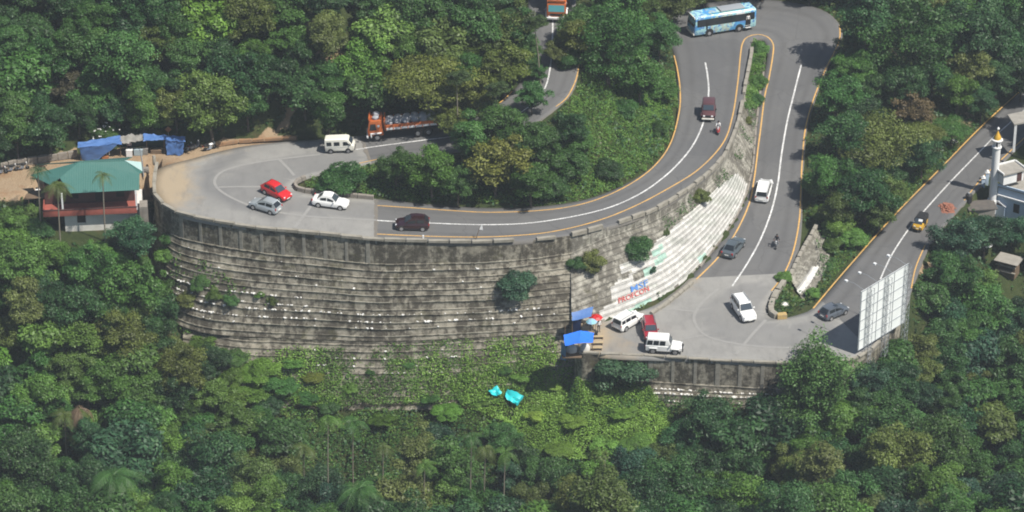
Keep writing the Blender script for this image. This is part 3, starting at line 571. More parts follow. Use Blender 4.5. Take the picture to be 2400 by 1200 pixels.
DIRT = [([(-20,470),(-20,400),(60,384),(185,362),(300,345),(430,345),(540,325),(690,316),(690,330),(560,350),(450,378),(370,402),(366,425),(340,400),(100,430),(75,455)], 1.0), ([(540,322),(680,312),(700,240),(690,205),(672,260),(640,300),(560,300)], .75),
 ([(190,365),(60,400),(0,410),(0,390),(180,350)], .9), ([(640,60),(760,40),(820,120),(800,200),(730,130),(660,110)], .55), ([(1344,795),(1405,752),(1425,829),(1362,829)], 1.0), ([(2150,615),(2200,618),(2195,640),(2150,640)], .9), ([(2110,420),(2160,330),(2280,240),(2290,290),(2180,380)], .45)]
dirt = np.zeros(GNX*GNY); P = np.stack([XX, YY, Zs], -1).reshape(-1, 3)
for k in range(len(P)):
    p = P[k]
    if -60 < p[1] < 75 and -70 < p[0] < 70:
        x, y = proj(p)
        for poly, vv in DIRT:
            if inpoly(x, y, poly): dirt[k] = vv
idx = np.arange(GNX*GNY).reshape(GNY, GNX); F = np.stack([idx[:-1, :-1], idx[:-1, 1:], idx[1:, 1:], idx[1:, :-1]], -1).reshape(-1, 4)
me = np_mesh('hillside', P, F, {'dirt': ('FLOAT', 'POINT', dirt)}); me.shade_smooth(); hill = link('hillside', me, M['ground']); tag(hill, kind='structure')
# the wider valley floor and slopes beyond the surveyed ground, out to the horizon
mb = MB(); far = []
for k in range(48):
    a = 2*math.pi*k/48; cx, cy = math.cos(a), math.sin(a); far.append((cx, cy))
rings = []
for rr, dzz in ((1.0, -1.0), (1.5, -8), (2.6, -20)):
    ring = []
    for cx, cy in far:
        t = min(130/abs(cx) if abs(cx) > 1e-6 else 1e9, 125/abs(cy) if abs(cy) > 1e-6 else 1e9)*.985; ex, ey = cx*t, cy*t+19*0
        z = hz(ex, ey); ring.append((ex*rr, ey*rr, z+dzz+(rr-1)*(22 if cy > .3 else -14)*max(0, abs(cy))))
    rings.append(ring)
mb.loft(rings, close=False); tag(mb.build('terrain', M['ground'], smooth=True), kind='structure')
# ---------------------------------------------------------------- vegetation: crowns of many leaf-sized faces gathered in sprays
def leaves_np(Cn, N, S, rng, aspect=.55):
    """rhombic folded leaves: centres, normals, sizes -> vertices, quads"""
    n = len(Cn); a = rng.normal(size=(n, 3)); a -= (a*N).sum(1, keepdims=True)*N; a /= np.linalg.norm(a, axis=1, keepdims=True)+1e-9; b = np.cross(N, a); S = S[:, None]
    V = np.stack([Cn-a*S*.5, Cn+b*S*aspect*.5+N*S*.10, Cn+a*S*.5, Cn-b*S*aspect*.5+N*S*.10], 1).reshape(-1, 3)
    return V, np.arange(4*n).reshape(n, 4)
def unit(v): return v/(np.linalg.norm(v, axis=-1, keepdims=True)+1e-9)
def crown_mesh(name, seed, shape, nl, npl, leaf, lobe=(.26, .42), flat=.75, sub=None):
    """a crown of unit radius. shape: half axes; nl sprays of npl leaves"""
    rng = np.random.default_rng(seed); shape = np.array(shape, float); Cs = []; Ns = []; Ss = []; T = []; lobes = []
    d = unit(rng.normal(size=(nl*3, 3))); d = d[d[:, 2] > -.55][:nl]
    for v in d:
        r = rng.uniform(.6, .98)*(rng.uniform(.72, 1.2)); c = v*r*shape*(1-.18*rng.random()); lobes.append(c)
        lr = rng.uniform(*lobe); tone = rng.beta(2, 2.2)
        nn = int(npl*(lr/.34)**2)
        u = unit(rng.normal(size=(nn, 3))); u[:, 2] = np.where(u[:, 2] < -.25, -u[:, 2]*.6, u[:, 2])
        u = unit(u); rad = lr*np.clip(rng.normal(.93, .13, nn), .45, 1.25); p = c+u*rad[:, None]*np.array([1, 1, flat])
        # ragged: leaf clumps stick out in twigs
        if sub: tw = unit(rng.normal(size=(sub, 3))); k = rng.integers(0, sub, nn); p = p*.55+(c+tw[k]*lr*.9*np.array([1, 1, flat])+rng.normal(size=(nn, 3))*lr*.22)*.45
        N = unit(u*.65+np.array([0, 0, .55])+rng.normal(size=(nn, 3))*.38)
        Cs.append(p); Ns.append(N); Ss.append(leaf*rng.uniform(.65, 1.35, nn)); T.append(np.clip(.55*tone+.45*rng.random(nn)+.0, 0, 1))
    # inner leaves close the view through the middle of the crown
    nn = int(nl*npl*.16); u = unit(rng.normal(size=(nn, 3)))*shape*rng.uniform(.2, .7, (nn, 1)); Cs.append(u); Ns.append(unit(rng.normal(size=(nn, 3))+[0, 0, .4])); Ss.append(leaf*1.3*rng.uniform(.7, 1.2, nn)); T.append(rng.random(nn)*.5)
    Cs = np.concatenate(Cs); N = np.concatenate(Ns); S = np.concatenate(Ss); T = np.concatenate(T)
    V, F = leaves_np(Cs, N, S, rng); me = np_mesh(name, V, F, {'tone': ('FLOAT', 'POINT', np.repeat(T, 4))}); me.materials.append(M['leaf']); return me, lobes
def trunk_mesh(seed, lobes, h, m, r=.055):
    """tapered stem from below ground to the crown (crown centre at z=h, unit crown radius) with limbs to some sprays"""
    rng = random.Random(seed); mb = MB(); pts = [Vector((0, 0, -.35))]; x = y = 0
    for k in range(1, 5): x += rng.uniform(-.05, .05); y += rng.uniform(-.05, .05); pts.append(Vector((x, y, h*k/4-.05)))
    mb.path(pts, r, r*.45, 7)
    for c in rng.sample(list(lobes), min(7, len(lobes))):
        k = rng.choice((2, 3, 3)); s = pts[k]; e = Vector(c)+Vector((0, 0, h)); mid = (s+e)/2+Vector((rng.uniform(-.1, .1), rng.uniform(-.1, .1), -.06)); mb.path([s, mid, e], r*.4, r*.12, 5)
    me = bpy.data.meshes.new('trunk'); me.from_pydata([tuple(p) for p in mb.v], [], mb.f); me.materials.append(m); me.shade_smooth(); return me
KIND = {}
def kind(name, n, **kw):
    h = kw.pop('h', 1.0); bark = kw.pop('bark', M['bark']); KIND[name] = []
    for k in range(n):
        me, lb = crown_mesh(name+'_crown', 100*len(KIND)+k, **kw); KIND[name].append((me, trunk_mesh(k, lb, h, bark), h))
kind('round', 5, shape=(1, 1, .85), nl=38, npl=430, leaf=.074, lobe=(.2, .38), h=1.15, sub=8)
kind('loose', 3, shape=(1, 1, .9), nl=32, npl=360, leaf=.09, lobe=(.22, .36), h=1.2, sub=9)
kind('spread', 3, shape=(1, 1, .42), nl=40, npl=330, leaf=.055, lobe=(.2, .34), flat=.42, h=1.0)
kind('tall', 3, shape=(.72, .72, 1.35), nl=40, npl=380, leaf=.08, lobe=(.22, .36), h=1.7)
kind('bush', 4, shape=(1, 1, .8), nl=20, npl=380, leaf=.105, lobe=(.3, .48), h=.62)
kind('bigleaf', 2, shape=(1, 1, .85), nl=28, npl=190, leaf=.14, lobe=(.26, .4), h=1.1)
kind('dense', 2, shape=(1, 1, 1.08), nl=70, npl=300, leaf=.055, lobe=(.16, .30), h=1.1, sub=6)
COL = dict(dark=(.027, .076, .023), mid=(.046, .116, .025), bright=(.080, .165, .027), olive=(.082, .115, .026), yellow=(.14, .165, .028), blue=(.028, .078, .038), brown=(.115, .098, .048), lime=(.105, .205, .038), meadow=(.17, .30, .05))
TONE = dict(dark='dark green', mid='mid green', bright='bright green', olive='olive green', yellow='yellowish green', blue='bluish dark green', brown='brownish', lime='fresh light green', meadow='bright grassy green')
SHAPE = dict(dense='dense tree', round='rounded tree', loose='loose-crowned tree', spread='flat-topped spreading tree', tall='tall narrow tree', bush='leafy shrub', bigleaf='large-leaved tree')
LAND = [('the green-roofed house', 230, 440), ('the blue tarpaulin stall', 300, 335), ('the orange load-carrying truck', 945, 300), ('the white van', 798, 340), ('the pale blue bus', 1690, 48), ('the truck on the upper road', 1300, 35), ('the dull maroon jeep', 1660, 262),
        ('the long stepped wall', 900, 690), ('the whitewashed wall lettering', 1480, 690), ('the white billboard', 2065, 720), ('the white minaret', 2328, 390), ('the turquoise tarpaulin', 1190, 925), ('the panelled wall of the lower hairpin', 1680, 900), ('the auto-rickshaw', 2155, 530), ('the grey roofed shed', 2360, 610), ('the bare pale tree', 1010, 240), ('the red hatchback', 648, 450), ('the bright blue canopy', 1355, 795)]
PLANTS = []
def plant(kd, cx, cy, rpx, col, label=None, hfac=1.0, group=None, cat=None, zsq=None, base=None):
    """plant whose crown centre stands at the pixel, rooted where the ground lies under it; rpx crown radius in survey pixels"""
    rng = random.Random(int(cx*31+cy*17)); me, tr, h = rng.choice(KIND[kd]); Rm = rpx/19.3; hc = h*Rm*hfac
    p = base or hit(cx, cy, hc)
    if p is None: return None
    if cat is None: cat = 'shrub' if kd == 'bush' else 'tree'
    rt = root('tree' if cat == 'tree' else 'shrub', label or '', cat, (p.x, p.y, p.z), (0, 0, rng.uniform(0, 6.28)), group)
    c = bpy.data.objects.new('crown', me); C.objects.link(c); c.parent = rt; c.location = (0, 0, hc); s = Rm*rng.uniform(.94, 1.06); c.scale = (s*rng.uniform(.94, 1.06), s*rng.uniform(.94, 1.06), s*(zsq or rng.uniform(.92, 1.1)))
    b = COL[col]; v = rng.uniform(.72, 1.32); c.color = (b[0]*v*rng.uniform(.85, 1.2), b[1]*v, b[2]*v*rng.uniform(.8, 1.2), 1); c.rotation_euler = (rng.uniform(-.12, .12), rng.uniform(-.12, .12), 0)
    t = bpy.data.objects.new('trunk', tr); C.objects.link(t); t.parent = rt; t.scale = (Rm, Rm, Rm*hfac)
    PLANTS.append((rt, kd, col, cx, cy, label)); return rt
OCC = []
def P(kd, cx, cy, r, col, label=None, **k):
    OCC.append((cx, cy, r)); return plant(kd, cx, cy, r, col, label, **k)
# plants one can point to
P('dense', 1912, 902, 98, 'mid', 'large dense green tree standing in front of the platform wall beside the billboard', hfac=1.0, zsq=1.15)
P('bush', 1462, 872, 60, 'blue', 'dark bluish shrub growing against the wall below the parked white jeep')
P('bush', 1217, 668, 42, 'blue', 'round dark bush growing out of the long stepped wall', base=None)
P('bush', 1388, 615, 30, 'olive', 'pointed olive bush growing on the stepped wall above the blue stalls')
P('bush', 1350, 620, 24, 'mid', 'small green bush beside the wall seam, left of the pointed olive bush')
P('bush', 1498, 580, 34, 'mid', 'green bush hanging on the wall above the whitewashed rows')
P('bush', 1527, 632, 12, 'blue', 'tiny bush between the whitewashed patches of the wall')
P('bush', 1640, 462, 26, 'olive', 'scrubby bush on the upper steps of the curving wall')
P('bush', 1672, 386, 15, 'lime', 'small bright bush on the parapet below the scooter')
P('bush', 1556, 545, 12, 'olive', 'small weed clump on the wall right of the hanging green bush')
P('bush', 1778, 115, 24, 'bright', 'shrub at the tip of the narrow strip inside the upper hairpin'); P('bush', 1768, 150, 19, 'mid', 'second shrub from the tip of the narrow planted strip')
P('bush', 1775, 195, 24, 'bright', 'third shrub from the tip of the narrow planted strip'); P('bush', 1770, 235, 21, 'mid', 'fourth shrub from the tip of the narrow planted strip')
P('bush', 1748, 285, 14, 'olive', 'lowest shrub of the narrow strip inside the upper hairpin')
P('bush', 803, 415, 50, 'mid', 'rounded dark green shrub on the grassy tip inside the left hairpin', zsq=.7)
P('round', 930, 388, 44, 'mid'); P('round', 1010, 402, 60, 'bright'); P('loose', 1075, 432, 46, 'mid'); P('loose', 1165, 385, 72, 'yellow', 'yellowish tree in the middle of the wooded slope inside the left hairpin'); P('round', 1245, 425, 58, 'mid')
P('tall', 1100, 335, 50, 'mid'); P('round', 1180, 300, 62, 'mid'); P('round', 1255, 335, 55, 'mid'); P('loose', 1330, 300, 44, 'dark'); P('bush', 1335, 385, 42, 'mid'); P('bush', 1290, 440, 38, 'mid')
P('loose', 1245, 225, 42, 'mid', hfac=1.1); P('spread', 1000, 190, 112, 'olive', 'wide flat olive tree spreading above the orange truck'); P('loose', 1105, 225, 58, 'olive')
P('dense', 1430, 100, 105, 'mid', 'big broad tree with drooping boughs left of the upper hairpin'); P('round', 1370, 60, 62, 'mid'); P('round', 1545, 85, 58, 'mid'); P('loose', 1500, 180, 62, 'mid'); P('round', 1570, 15, 62, 'olive', 'tree that half hides the front of the bus')
P('bush', 1545, 210, 40, 'bright'); P('loose', 1440, 15, 72, 'mid')
P('bigleaf', 895, 75, 66, 'lime', 'light green large-leaved tree uphill of the orange truck'); P('loose', 1200, 60, 60, 'olive'); P('loose', 1185, 160, 62, 'olive'); P('loose', 1120, 60, 66, 'mid')
P('round', 1962, 225, 72, 'mid', 'rounded tree beside the right edge of the lower straight'); P('round', 2005, 160, 58, 'mid'); P('spread', 2060, 335, 105, 'olive', 'wide olive spreading tree between the two right hand roads'); P('loose', 2140, 262, 58, 'brown', 'brownish dry-looking tree above the right hand road')
P('round', 1945, 420, 62, 'mid', 'tree leaning over the yellow line of the lower straight'); P('dark' if False else 'round', 2030, 455, 72, 'dark'); P('round', 1985, 330, 70, 'dark'); P('dense', 2130, 100, 130, 'mid', 'huge rounded tree beside the upper hairpin'); P('tall', 2035, 30, 84, 'dark', hfac=1.25); P('loose', 2245, 215, 55, 'bright')
P('round', 2290, 80, 100, 'dark'); P('round', 2380, 130, 75, 'dark'); P('bush', 1965, 530, 34, 'bright'); P('bush', 2000, 560, 30, 'lime'); P('bush', 1925, 500, 26, 'bright'); P('bush', 1836, 650, 17, 'lime', 'tuft of green shrub at the kerb of the lower hairpin')
P('loose', 2060, 500, 45, 'olive'); P('loose', 2090, 455, 50, 'olive'); P('round', 2240, 570, 66, 'blue'); P('round', 2230, 645, 66, 'mid'); P('round', 2310, 545, 58, 'blue'); P('loose', 2375, 545, 40, 'blue')
P('round', 60, 615, 74, 'bright', 'bright green rounded tree below the green-roofed house'); P('tall', 60, 720, 62, 'olive'); P('round', 312, 562, 56, 'blue', 'dark tree between the green-roofed house and the long stepped wall'); P('round', 205, 640, 66, 'mid'); P('bush', 30, 520, 40, 'bright'); P('bush', 90, 500, 30, 'lime'); P('loose', 300, 680, 70, 'mid'); P('round', 175, 720, 70, 'dark')
P('bush', 395, 560, 20, 'mid', 'small bush on the upper left steps of the long wall'); P('bush', 385, 600, 24, 'lime'); P('bush', 470, 660, 22, 'mid'); P('bush', 505, 690, 22, 'bright'); P('bush', 445, 700, 26, 'olive'); P('bush', 540, 705, 20, 'mid'); P('bush', 640, 705, 14, 'olive'); P('bush', 610, 690, 12, 'bright')
P('bush', 2280, 540, 22, 'olive')
P('loose', 1206, 72, 54, 'mid', 'tree standing left of the truck on the upper road'); P('loose', 1356, 88, 50, 'olive', 'olive tree standing right of the truck on the upper road'); P('bush', 1322, 98, 26, 'olive', 'olive shrub hiding the lower front of the truck on the upper road'); P('loose', 1228, 150, 34, 'mid'); P('bush', 1335, 140, 30, 'mid')
P('bush', 1905, 690, 16, 'lime', 'small bright shrub at the foot of the sloped stone wall'); P('bush', 1955, 575, 22, 'bright', 'bright shrub at the upper right end of the sloped stone wall')
for k_, (x_, y_, r_, c_) in enumerate([(480,800,34,'bright'),(540,835,36,'mid'),(610,860,40,'bright'),(690,850,26,'lime'),(660,900,40,'mid'),(735,880,24,'yellow'),(590,920,42,'bright'),(770,950,28,'mid'),(900,985,28,'bright'),(1010,930,20,'mid'),(1050,965,30,'bright'),(1130,935,22,'bright'),(1265,975,24,'meadow'),(1300,905,18,'meadow'),(1400,930,24,'meadow'),(1345,985,30,'meadow'),(1460,965,28,'lime'),(1420,1040,34,'meadow'),(1500,1030,34,'lime'),(1310,1050,32,'lime'),(1220,885,22,'bright'),(1180,860,18,'mid'),(960,850,16,'mid'),(870,870,14,'mid'),(820,905,18,'bright'),(1090,880,18,'bright'),(720,930,30,'mid')]): P('bush', x_, y_, r_, c_, zsq=.55, hfac=.7)
P('loose', 165, 215, 44, 'brown', 'brownish tree among green ones uphill of the low stone wall'); P('round', 490, 250, 84, 'olive', 'broad olive-tinged tree overhanging the right end of the tarpaulin stall'); P('round', 290, 150, 100, 'mid', 'very broad green tree high above the green-roofed house'); P('bigleaf', 490, 60, 66, 'bright', 'bright tree near the top edge above the left hairpin')
OCC += [(x, y, 22) for x, y in ((157,985),(622,1012),(714,1062),(771,1010),(828,1005),(898,1062),(994,1110),(1102,1050),(1134,1075),(1180,1085),(1346,1105))]+[(x, y+d, 16) for x, y in ((157,985),(622,1012),(714,1062),(771,1010),(828,1005),(898,1062),(994,1110),(1102,1050),(1134,1075),(1180,1085)) for d in (45, 90)]+[(192,965,42),(272,1135,48),(842,1165,46),(395,1180,40)]
P('spread', 1032, 272, 44, 'olive', 'small olive tree hanging over the tail of the orange truck'); P('loose', 1066, 292, 40, 'olive'); P('loose', 1150, 272, 40, 'olive'); P('loose', 1240, 118, 34, 'mid'); P('loose', 1306, 124, 30, 'olive'); P('loose', 1262, 172, 24, 'mid'); P('bush', 246, 314, 30, 'mid', 'shrub with white flowers behind the blue tarpaulin stall')
P('round', 2398, 180, 66, 'dark', 'dark tree over the far end of the right hand road'); P('round', 2335, 190, 52, 'dark'); P('tall', 2480, 215, 84, 'dark'); P('round', 2470, 300, 60, 'dark'); P('bush', 1470, 255, 30, 'mid'); P('bush', 1545, 300, 24, 'mid'); P('bush', 1420, 400, 30, 'dark'); P('bush', 1350, 330, 34, 'mid')
# forest: crowns thrown into the wooded parts of the hillside, kept off what stands clear in the view
CLEAR = [[(-20,400),(60,366),(180,340),(183,310),(300,300),(430,305),(520,330),(700,318),(760,316),(850,268),(1040,266),(1066,332),(1100,325),(1170,290),(1215,270),(1225,205),(1350,165),(1345,225),(1302,262),(1220,300),(1150,330),(1070,350),(900,392),(820,382),(720,405),(690,430),(700,450),(900,470),(1130,492),(1300,484),(1440,444),(1530,394),(1578,325),(1592,200),(1580,110),(1606,92),(1606,30),(1760,8),(1900,14),(1972,60),(1968,105),(1930,175),(1886,300),(1880,530),(1920,530),(1975,600),(2005,606),(2200,400),(2310,285),(2420,200),(2420,480),(2330,500),(2250,470),(2185,545),(2150,640),(2125,625),(2125,760),(2050,830),(1990,850),(1830,855),(1810,900),(1510,950),(1500,850),(1400,830),(1345,880),(1320,840),(1300,860),(800,830),(440,800),(420,680),(360,600),(350,480),(320,560),(140,560),(105,500),(70,440),(-20,455)],
         [(692,215),(716,215),(706,330),(680,330)], [(550,300),(690,296),(690,330),(550,336)], [(545,15),(625,20),(630,80),(560,90)], [(742,55),(812,65),(800,130),(745,115)],
         [(1340,180),(1600,180),(1600,330),(1460,440),(1340,470),(1320,350)], [(620,800),(1330,790),(1520,900),(1530,980),(1530,1050),(1260,1050),(1200,990),(1060,985),(960,1030),(840,1020),(700,990),(620,880)], [(1265,-10),(1325,-10),(1325,70),(1265,70)], [(2330,570),(2400,570),(2400,690),(2330,680)], [(2285,525),(2345,525),(2345,590),(2285,590)]]
ZONES = [  # polygon, crown radius range, kinds, colours, target count
 ([(-40,-60),(1250,-60),(1200,160),(1060,270),(850,275),(760,300),(430,310),(180,330),(-40,380)], (48, 80), ('round', 'round', 'loose', 'loose', 'tall', 'bigleaf'), ('dark', 'mid', 'mid', 'mid', 'bright', 'olive', 'dark', 'dark', 'mid'), 125),
 ([(1330,-60),(1720,-60),(1600,10),(1580,180),(1340,180),(1320,60)], (46, 66), ('round', 'loose'), ('mid', 'mid', 'olive'), 14), ([(1700,-70),(2440,-70),(2440,180),(2300,250),(2180,380),(2080,520),(1990,600),(1900,520),(1890,300),(1990,60),(1780,-20)], (44, 82), ('round', 'round', 'loose', 'spread'), ('dark', 'mid', 'mid', 'dark', 'olive'), 50),
 ([(2130,590),(2260,500),(2440,560),(2440,900),(2000,1000),(2010,860),(2120,780)], (42, 72), ('round', 'loose', 'bigleaf', 'round'), ('mid', 'blue', 'bright', 'dark', 'mid', 'olive'), 48),
 ([(-40,500),(100,520),(340,600),(420,760),(640,880),(700,1000),(-40,1000)], (36, 68), ('round', 'loose', 'loose', 'bush', 'bigleaf'), ('mid', 'bright', 'mid', 'olive', 'dark', 'bright'), 72),
 ([(-40,960),(700,1000),(840,1040),(960,1050),(1060,1000),(1180,1010),(1250,1070),(1530,1085),(1580,975),(2000,980),(2440,900),(2440,1260),(-40,1260)], (44, 82), ('round', 'loose', 'round', 'tall', 'bigleaf'), ('dark', 'mid', 'mid', 'olive', 'bright', 'dark', 'blue'), 120)]
rz = random.Random(11)
for poly, (r0, r1), kinds, cols, cnt in ZONES:
    xs = [p[0] for p in poly]; ys = [p[1] for p in poly]; made = tries = 0
    while made < cnt and tries < cnt*60:
        tries += 1; x = rz.uniform(min(xs), max(xs)); y = rz.uniform(min(ys), max(ys)); r = rz.uniform(r0, r1)
        if not inpoly(x, y, poly): continue
        if any((x-a)**2+((y-b)*1.25)**2 < (.57*(r+c))**2 for a, b, c in OCC): continue
        if any(inpoly(x+r*.85*math.cos(t), y+r*.8*math.sin(t), q) for q in CLEAR for t in np.linspace(0, 6.28, 9)[:-1]): continue
        kd = rz.choice(kinds)
        if kd == 'bush': r *= .8
        if P(kd, x, y, r, rz.choice(cols)): made += 1
# labels of the forest plants: look, then where they stand from the nearest thing one can find, in order outwards
book = {}
for rt, kd, col, cx, cy, lb in PLANTS:
    if lb: continue
    nm, lx, ly = min(LAND, key=lambda q: (q[1]-cx)**2+((q[2]-cy)*1.3)**2); dx = cx-lx; dy = cy-ly
    rel = ('right of' if dx > 0 else 'left of') if abs(dx) > abs(dy)*1.1 else ('below' if dy > 0 else 'uphill of')
    book.setdefault((TONE[col]+' '+SHAPE[kd], rel, nm), []).append((math.hypot(dx, dy), rt))
ORD = ['nearest', 'second', 'third', 'fourth', 'fifth', 'sixth', 'seventh', 'eighth', 'ninth', 'tenth', 'eleventh', 'twelfth']
for (look, rel, nm), lst in book.items():
    lst.sort(key=lambda q: q[0])
    for k, (_, rt) in enumerate(lst):
        rt['label'] = f'{look} {rel} {nm}' if len(lst) == 1 else (f'{ORD[0]} {look} {rel} {nm}' if k == 0 else f'{ORD[min(k, 11)]} nearest {look} {rel} {nm}')
        if rt['category'] == 'tree': rt['group'] = 'trees of the wooded hillside'
        else: rt['group'] = 'shrubs on the hillside'

# ---- palms
def frond_mesh(seed, L, droop, w, nleaf=16, m=None):
    rng = random.Random(seed); mb = MB(); pts = []
    for k in range(8):
        t = k/7; pts.append(Vector((L*(t-.18*droop*t*t), 0, L*(.55*t-(.55+.75*droop)*t*t))))
    mb.path(pts, .025*L/2, .006, 4)
    for k in range(1, nleaf+1):
        t = k/(nleaf+.5); i = min(6, int(t*7)); f = t*7-i; c = pts[i].lerp(pts[i+1], f); tg = (pts[i+1]-pts[i]).normalized(); ln = w*L*(math.sin(math.pi*(.12+.83*t)))
        for s in (-1, 1):
            d = (Vector((0, s, 0))+tg*.55+Vector((0, 0, -.35-.3*rng.random()))).normalized(); e = c+d*ln; q = tg*max(ln*.06, .04); mb.add([c-q*.5, c+q*.5, e+q*.3, e-q*.3], [(0, 1, 2, 3)])
    me = bpy.data.meshes.new('frond'); me.from_pydata([tuple(p) for p in mb.v], [], mb.f); n = len(mb.v); at_ = me.attributes.new('tone', 'FLOAT', 'POINT'); at_.data.foreach_set('value', [rng.random()*.3+.35 for _ in range(n)]); me.materials.append(M['leaf']); return me
FR_A = [frond_mesh(k, 1.5, .9, .34, 20) for k in range(3)]; FR_C = [frond_mesh(10+k, 3.6, .8, .24, 44) for k in range(3)]
def palm(name, label, base, h, r, frs, nf, scale, col, group, lean=.03, dead=0):
    rng = random.Random(int(base.x*100)); rt = root(name, label, 'palm tree', base, (0, 0, 0), group); mb = MB(); pts = [Vector((lean*h*(k/6)**2*rng.choice((-1, 1)) if False else lean*h*(k/6)**2, 0, -.4+(h+.4)*k/6)) for k in range(7)]
    mb.path(pts, r, r*.62, 7); mb.build('trunk', M['palm_stem'], rt, smooth=True); top = pts[-1]
    mb2 = MB(); mb2.tube(top, top+Vector((0, 0, .55*scale)), r*.7, r*.35, 6); o = mb2.build('crown_shaft', M['leaf'], rt); o.color = (.08, .13, .03, 1)
    for k in range(nf):
        f = bpy.data.objects.new('frond', rng.choice(frs)); C.objects.link(f); f.parent = rt; f.location = top+Vector((0, 0, .4*scale)); up = rng.uniform(-.55, .35) if not dead else rng.uniform(.15, .85)
        f.rotation_euler = (rng.uniform(-.2, .2), up, 2*math.pi*(k+rng.random()*.5)/nf); f.scale = (scale,)*3; b = COL[col]; v = rng.uniform(.8, 1.25); f.color = (b[0]*v, b[1]*v, b[2]*v, 1)
        if dead > k/nf: f.color = (.17, .12, .075, 1)
    return rt
def palm_at(px, ptop, pbase, **k):
    """crown at (px, ptop), stem seen down to pbase"""
    base = hit(px, pbase, 0.0); h = (pbase-ptop)/17.3; k.setdefault('lean', .02); return palm(k.pop('name', 'areca_palm'), k.pop('label'), base, h, k.pop('r', .1), k.pop('frs', FR_A), k.pop('nf', 9), k.pop('scale', 1.0), k.pop('col', 'olive'), k.pop('group', None), **k)
AR = 'areca palms in the lower wood'
palm_at(97, 412, 548, label='slender areca palm standing at the left corner of the green-roofed house', scale=1.15, col='dark', nf=10)
palm_at(143, 450, 590, label='slender areca palm in front of the red balcony left of its white post', scale=1.3, col='olive', nf=12)
palm_at(248, 425, 572, label='lone thin palm rising before the middle of the green roof', scale=1.0, col='olive', nf=9)
for k, (x, yt, yb, sc, lb) in enumerate([(157, 985, 1080, 1.2, 'areca palm beside the drooping dry coconut palm'), (622, 1012, 1085, .9, 'left of a close pair of thin areca palms at the bottom of the wood'), (640, 1015, 1100, .9, 'right of a close pair of thin areca palms at the bottom of the wood'),
    (714, 1062, 1185, 1.1, 'areca palm with a long white stem right of the close pair'), (771, 1010, 1230, 1.1, 'tall areca palm whose stem runs out of the bottom of the picture'), (828, 1005, 1150, 1.15, 'areca palm with orange fruit below its crown, above the big coconut palm'), (898, 1062, 1180, .9, 'thin areca palm right of the big bottom coconut palm'),
    (994, 1110, 1250, .9, 'short-looking areca palm near the bottom edge, left of a close trio'), (1102, 1050, 1250, .9, 'left one of the trio of areca stems below the turquoise tarpaulin'), (1134, 1075, 1250, 1.0, 'middle one of the trio of areca stems below the turquoise tarpaulin'), (1180, 1085, 1250, 1.0, 'right one of the trio of areca stems below the turquoise tarpaulin'), (1346, 1105, 1180, .9, 'single areca palm right of the trio, deep in the wood')]):
    palm_at(x, yt, yb, label=lb, scale=sc*1.15, group=AR, col=('olive', 'bright', 'mid')[k % 3], r=.085)
palm_at(192, 965, 1075, label='drooping coconut palm with many dry brown fronds at lower left', name='coconut_palm', frs=FR_C, nf=15, scale=.8, r=.17, dead=.75, col='olive')
palm_at(272, 1135, 1260, label='dark coconut palm at the bottom left edge', name='coconut_palm', frs=FR_C, nf=14, scale=1.05, r=.18, col='mid'); palm_at(842, 1165, 1270, label='dark coconut palm at the bottom edge left of centre', name='coconut_palm', frs=FR_C, nf=14, scale=1.0, r=.18, col='mid')
palm_at(395, 1180, 1270, label='coconut palm low at the bottom edge between two taller ones', name='coconut_palm', frs=FR_C, nf=12, scale=.8, r=.17, col='dark')
# ---- the bare pale tree by the truck, and thin bare stems by the upper road
b = hit(1045, 300, 0); rt = root('bare_tree', 'pale bare-limbed tree leaning beside the orange truck', 'tree', b)
def wpt(px, py, z): return at(px, py, z)-b
mb = MB(); mb.path([Vector((0, 0, -.3)), wpt(1035, 285, b.z+1.2), wpt(1012, 262, b.z+2.2), wpt(990, 235, b.z+3.4), wpt(968, 205, b.z+4.6)], .13, .04, 6); mb.build('trunk', M['bark_pale'], rt)
for pts in ([(1035, 285, 1.2), (1036, 262, 2.6), (1024, 245, 3.3), (1010, 222, 4.4)], [(990, 235, 3.4), (1000, 215, 4.4), (1004, 198, 5.2)]):
    mb = MB(); mb.path([wpt(x, y, b.z+z) for x, y, z in pts], .08, .03, 5); mb.build('limb', M['bark_pale'], rt)
for (x0, y0, x1, y1, lb) in ((1268, 205, 1252, 60, 'tall thin bare trunk standing at the bend of the upper road'), (1073, 330, 1072, 190, 'thin straight grey trunk right of the bare pale tree'), (1168, 320, 1162, 215, 'thin dark trunk left of the upper road bend')):
    b = hit(x0, y0, 0); rt = root('slender_tree', lb, 'tree', b); h = (y0-y1)/17.0; mb = MB(); mb.path([Vector((0, 0, -.3)), Vector(((x1-x0)/45, 0, h*.5)), Vector(((x1-x0)/19, 0, h))], .13, .05, 6); mb.build('trunk', M['palm_stem'], rt)
    c = bpy.data.objects.new('crown', KIND['loose'][1][0]); C.objects.link(c); c.parent = rt; c.location = ((x1-x0)/19, 0, h); c.scale = (1.5, 1.5, 1.1); c.color = (.05, .085, .025, 1)

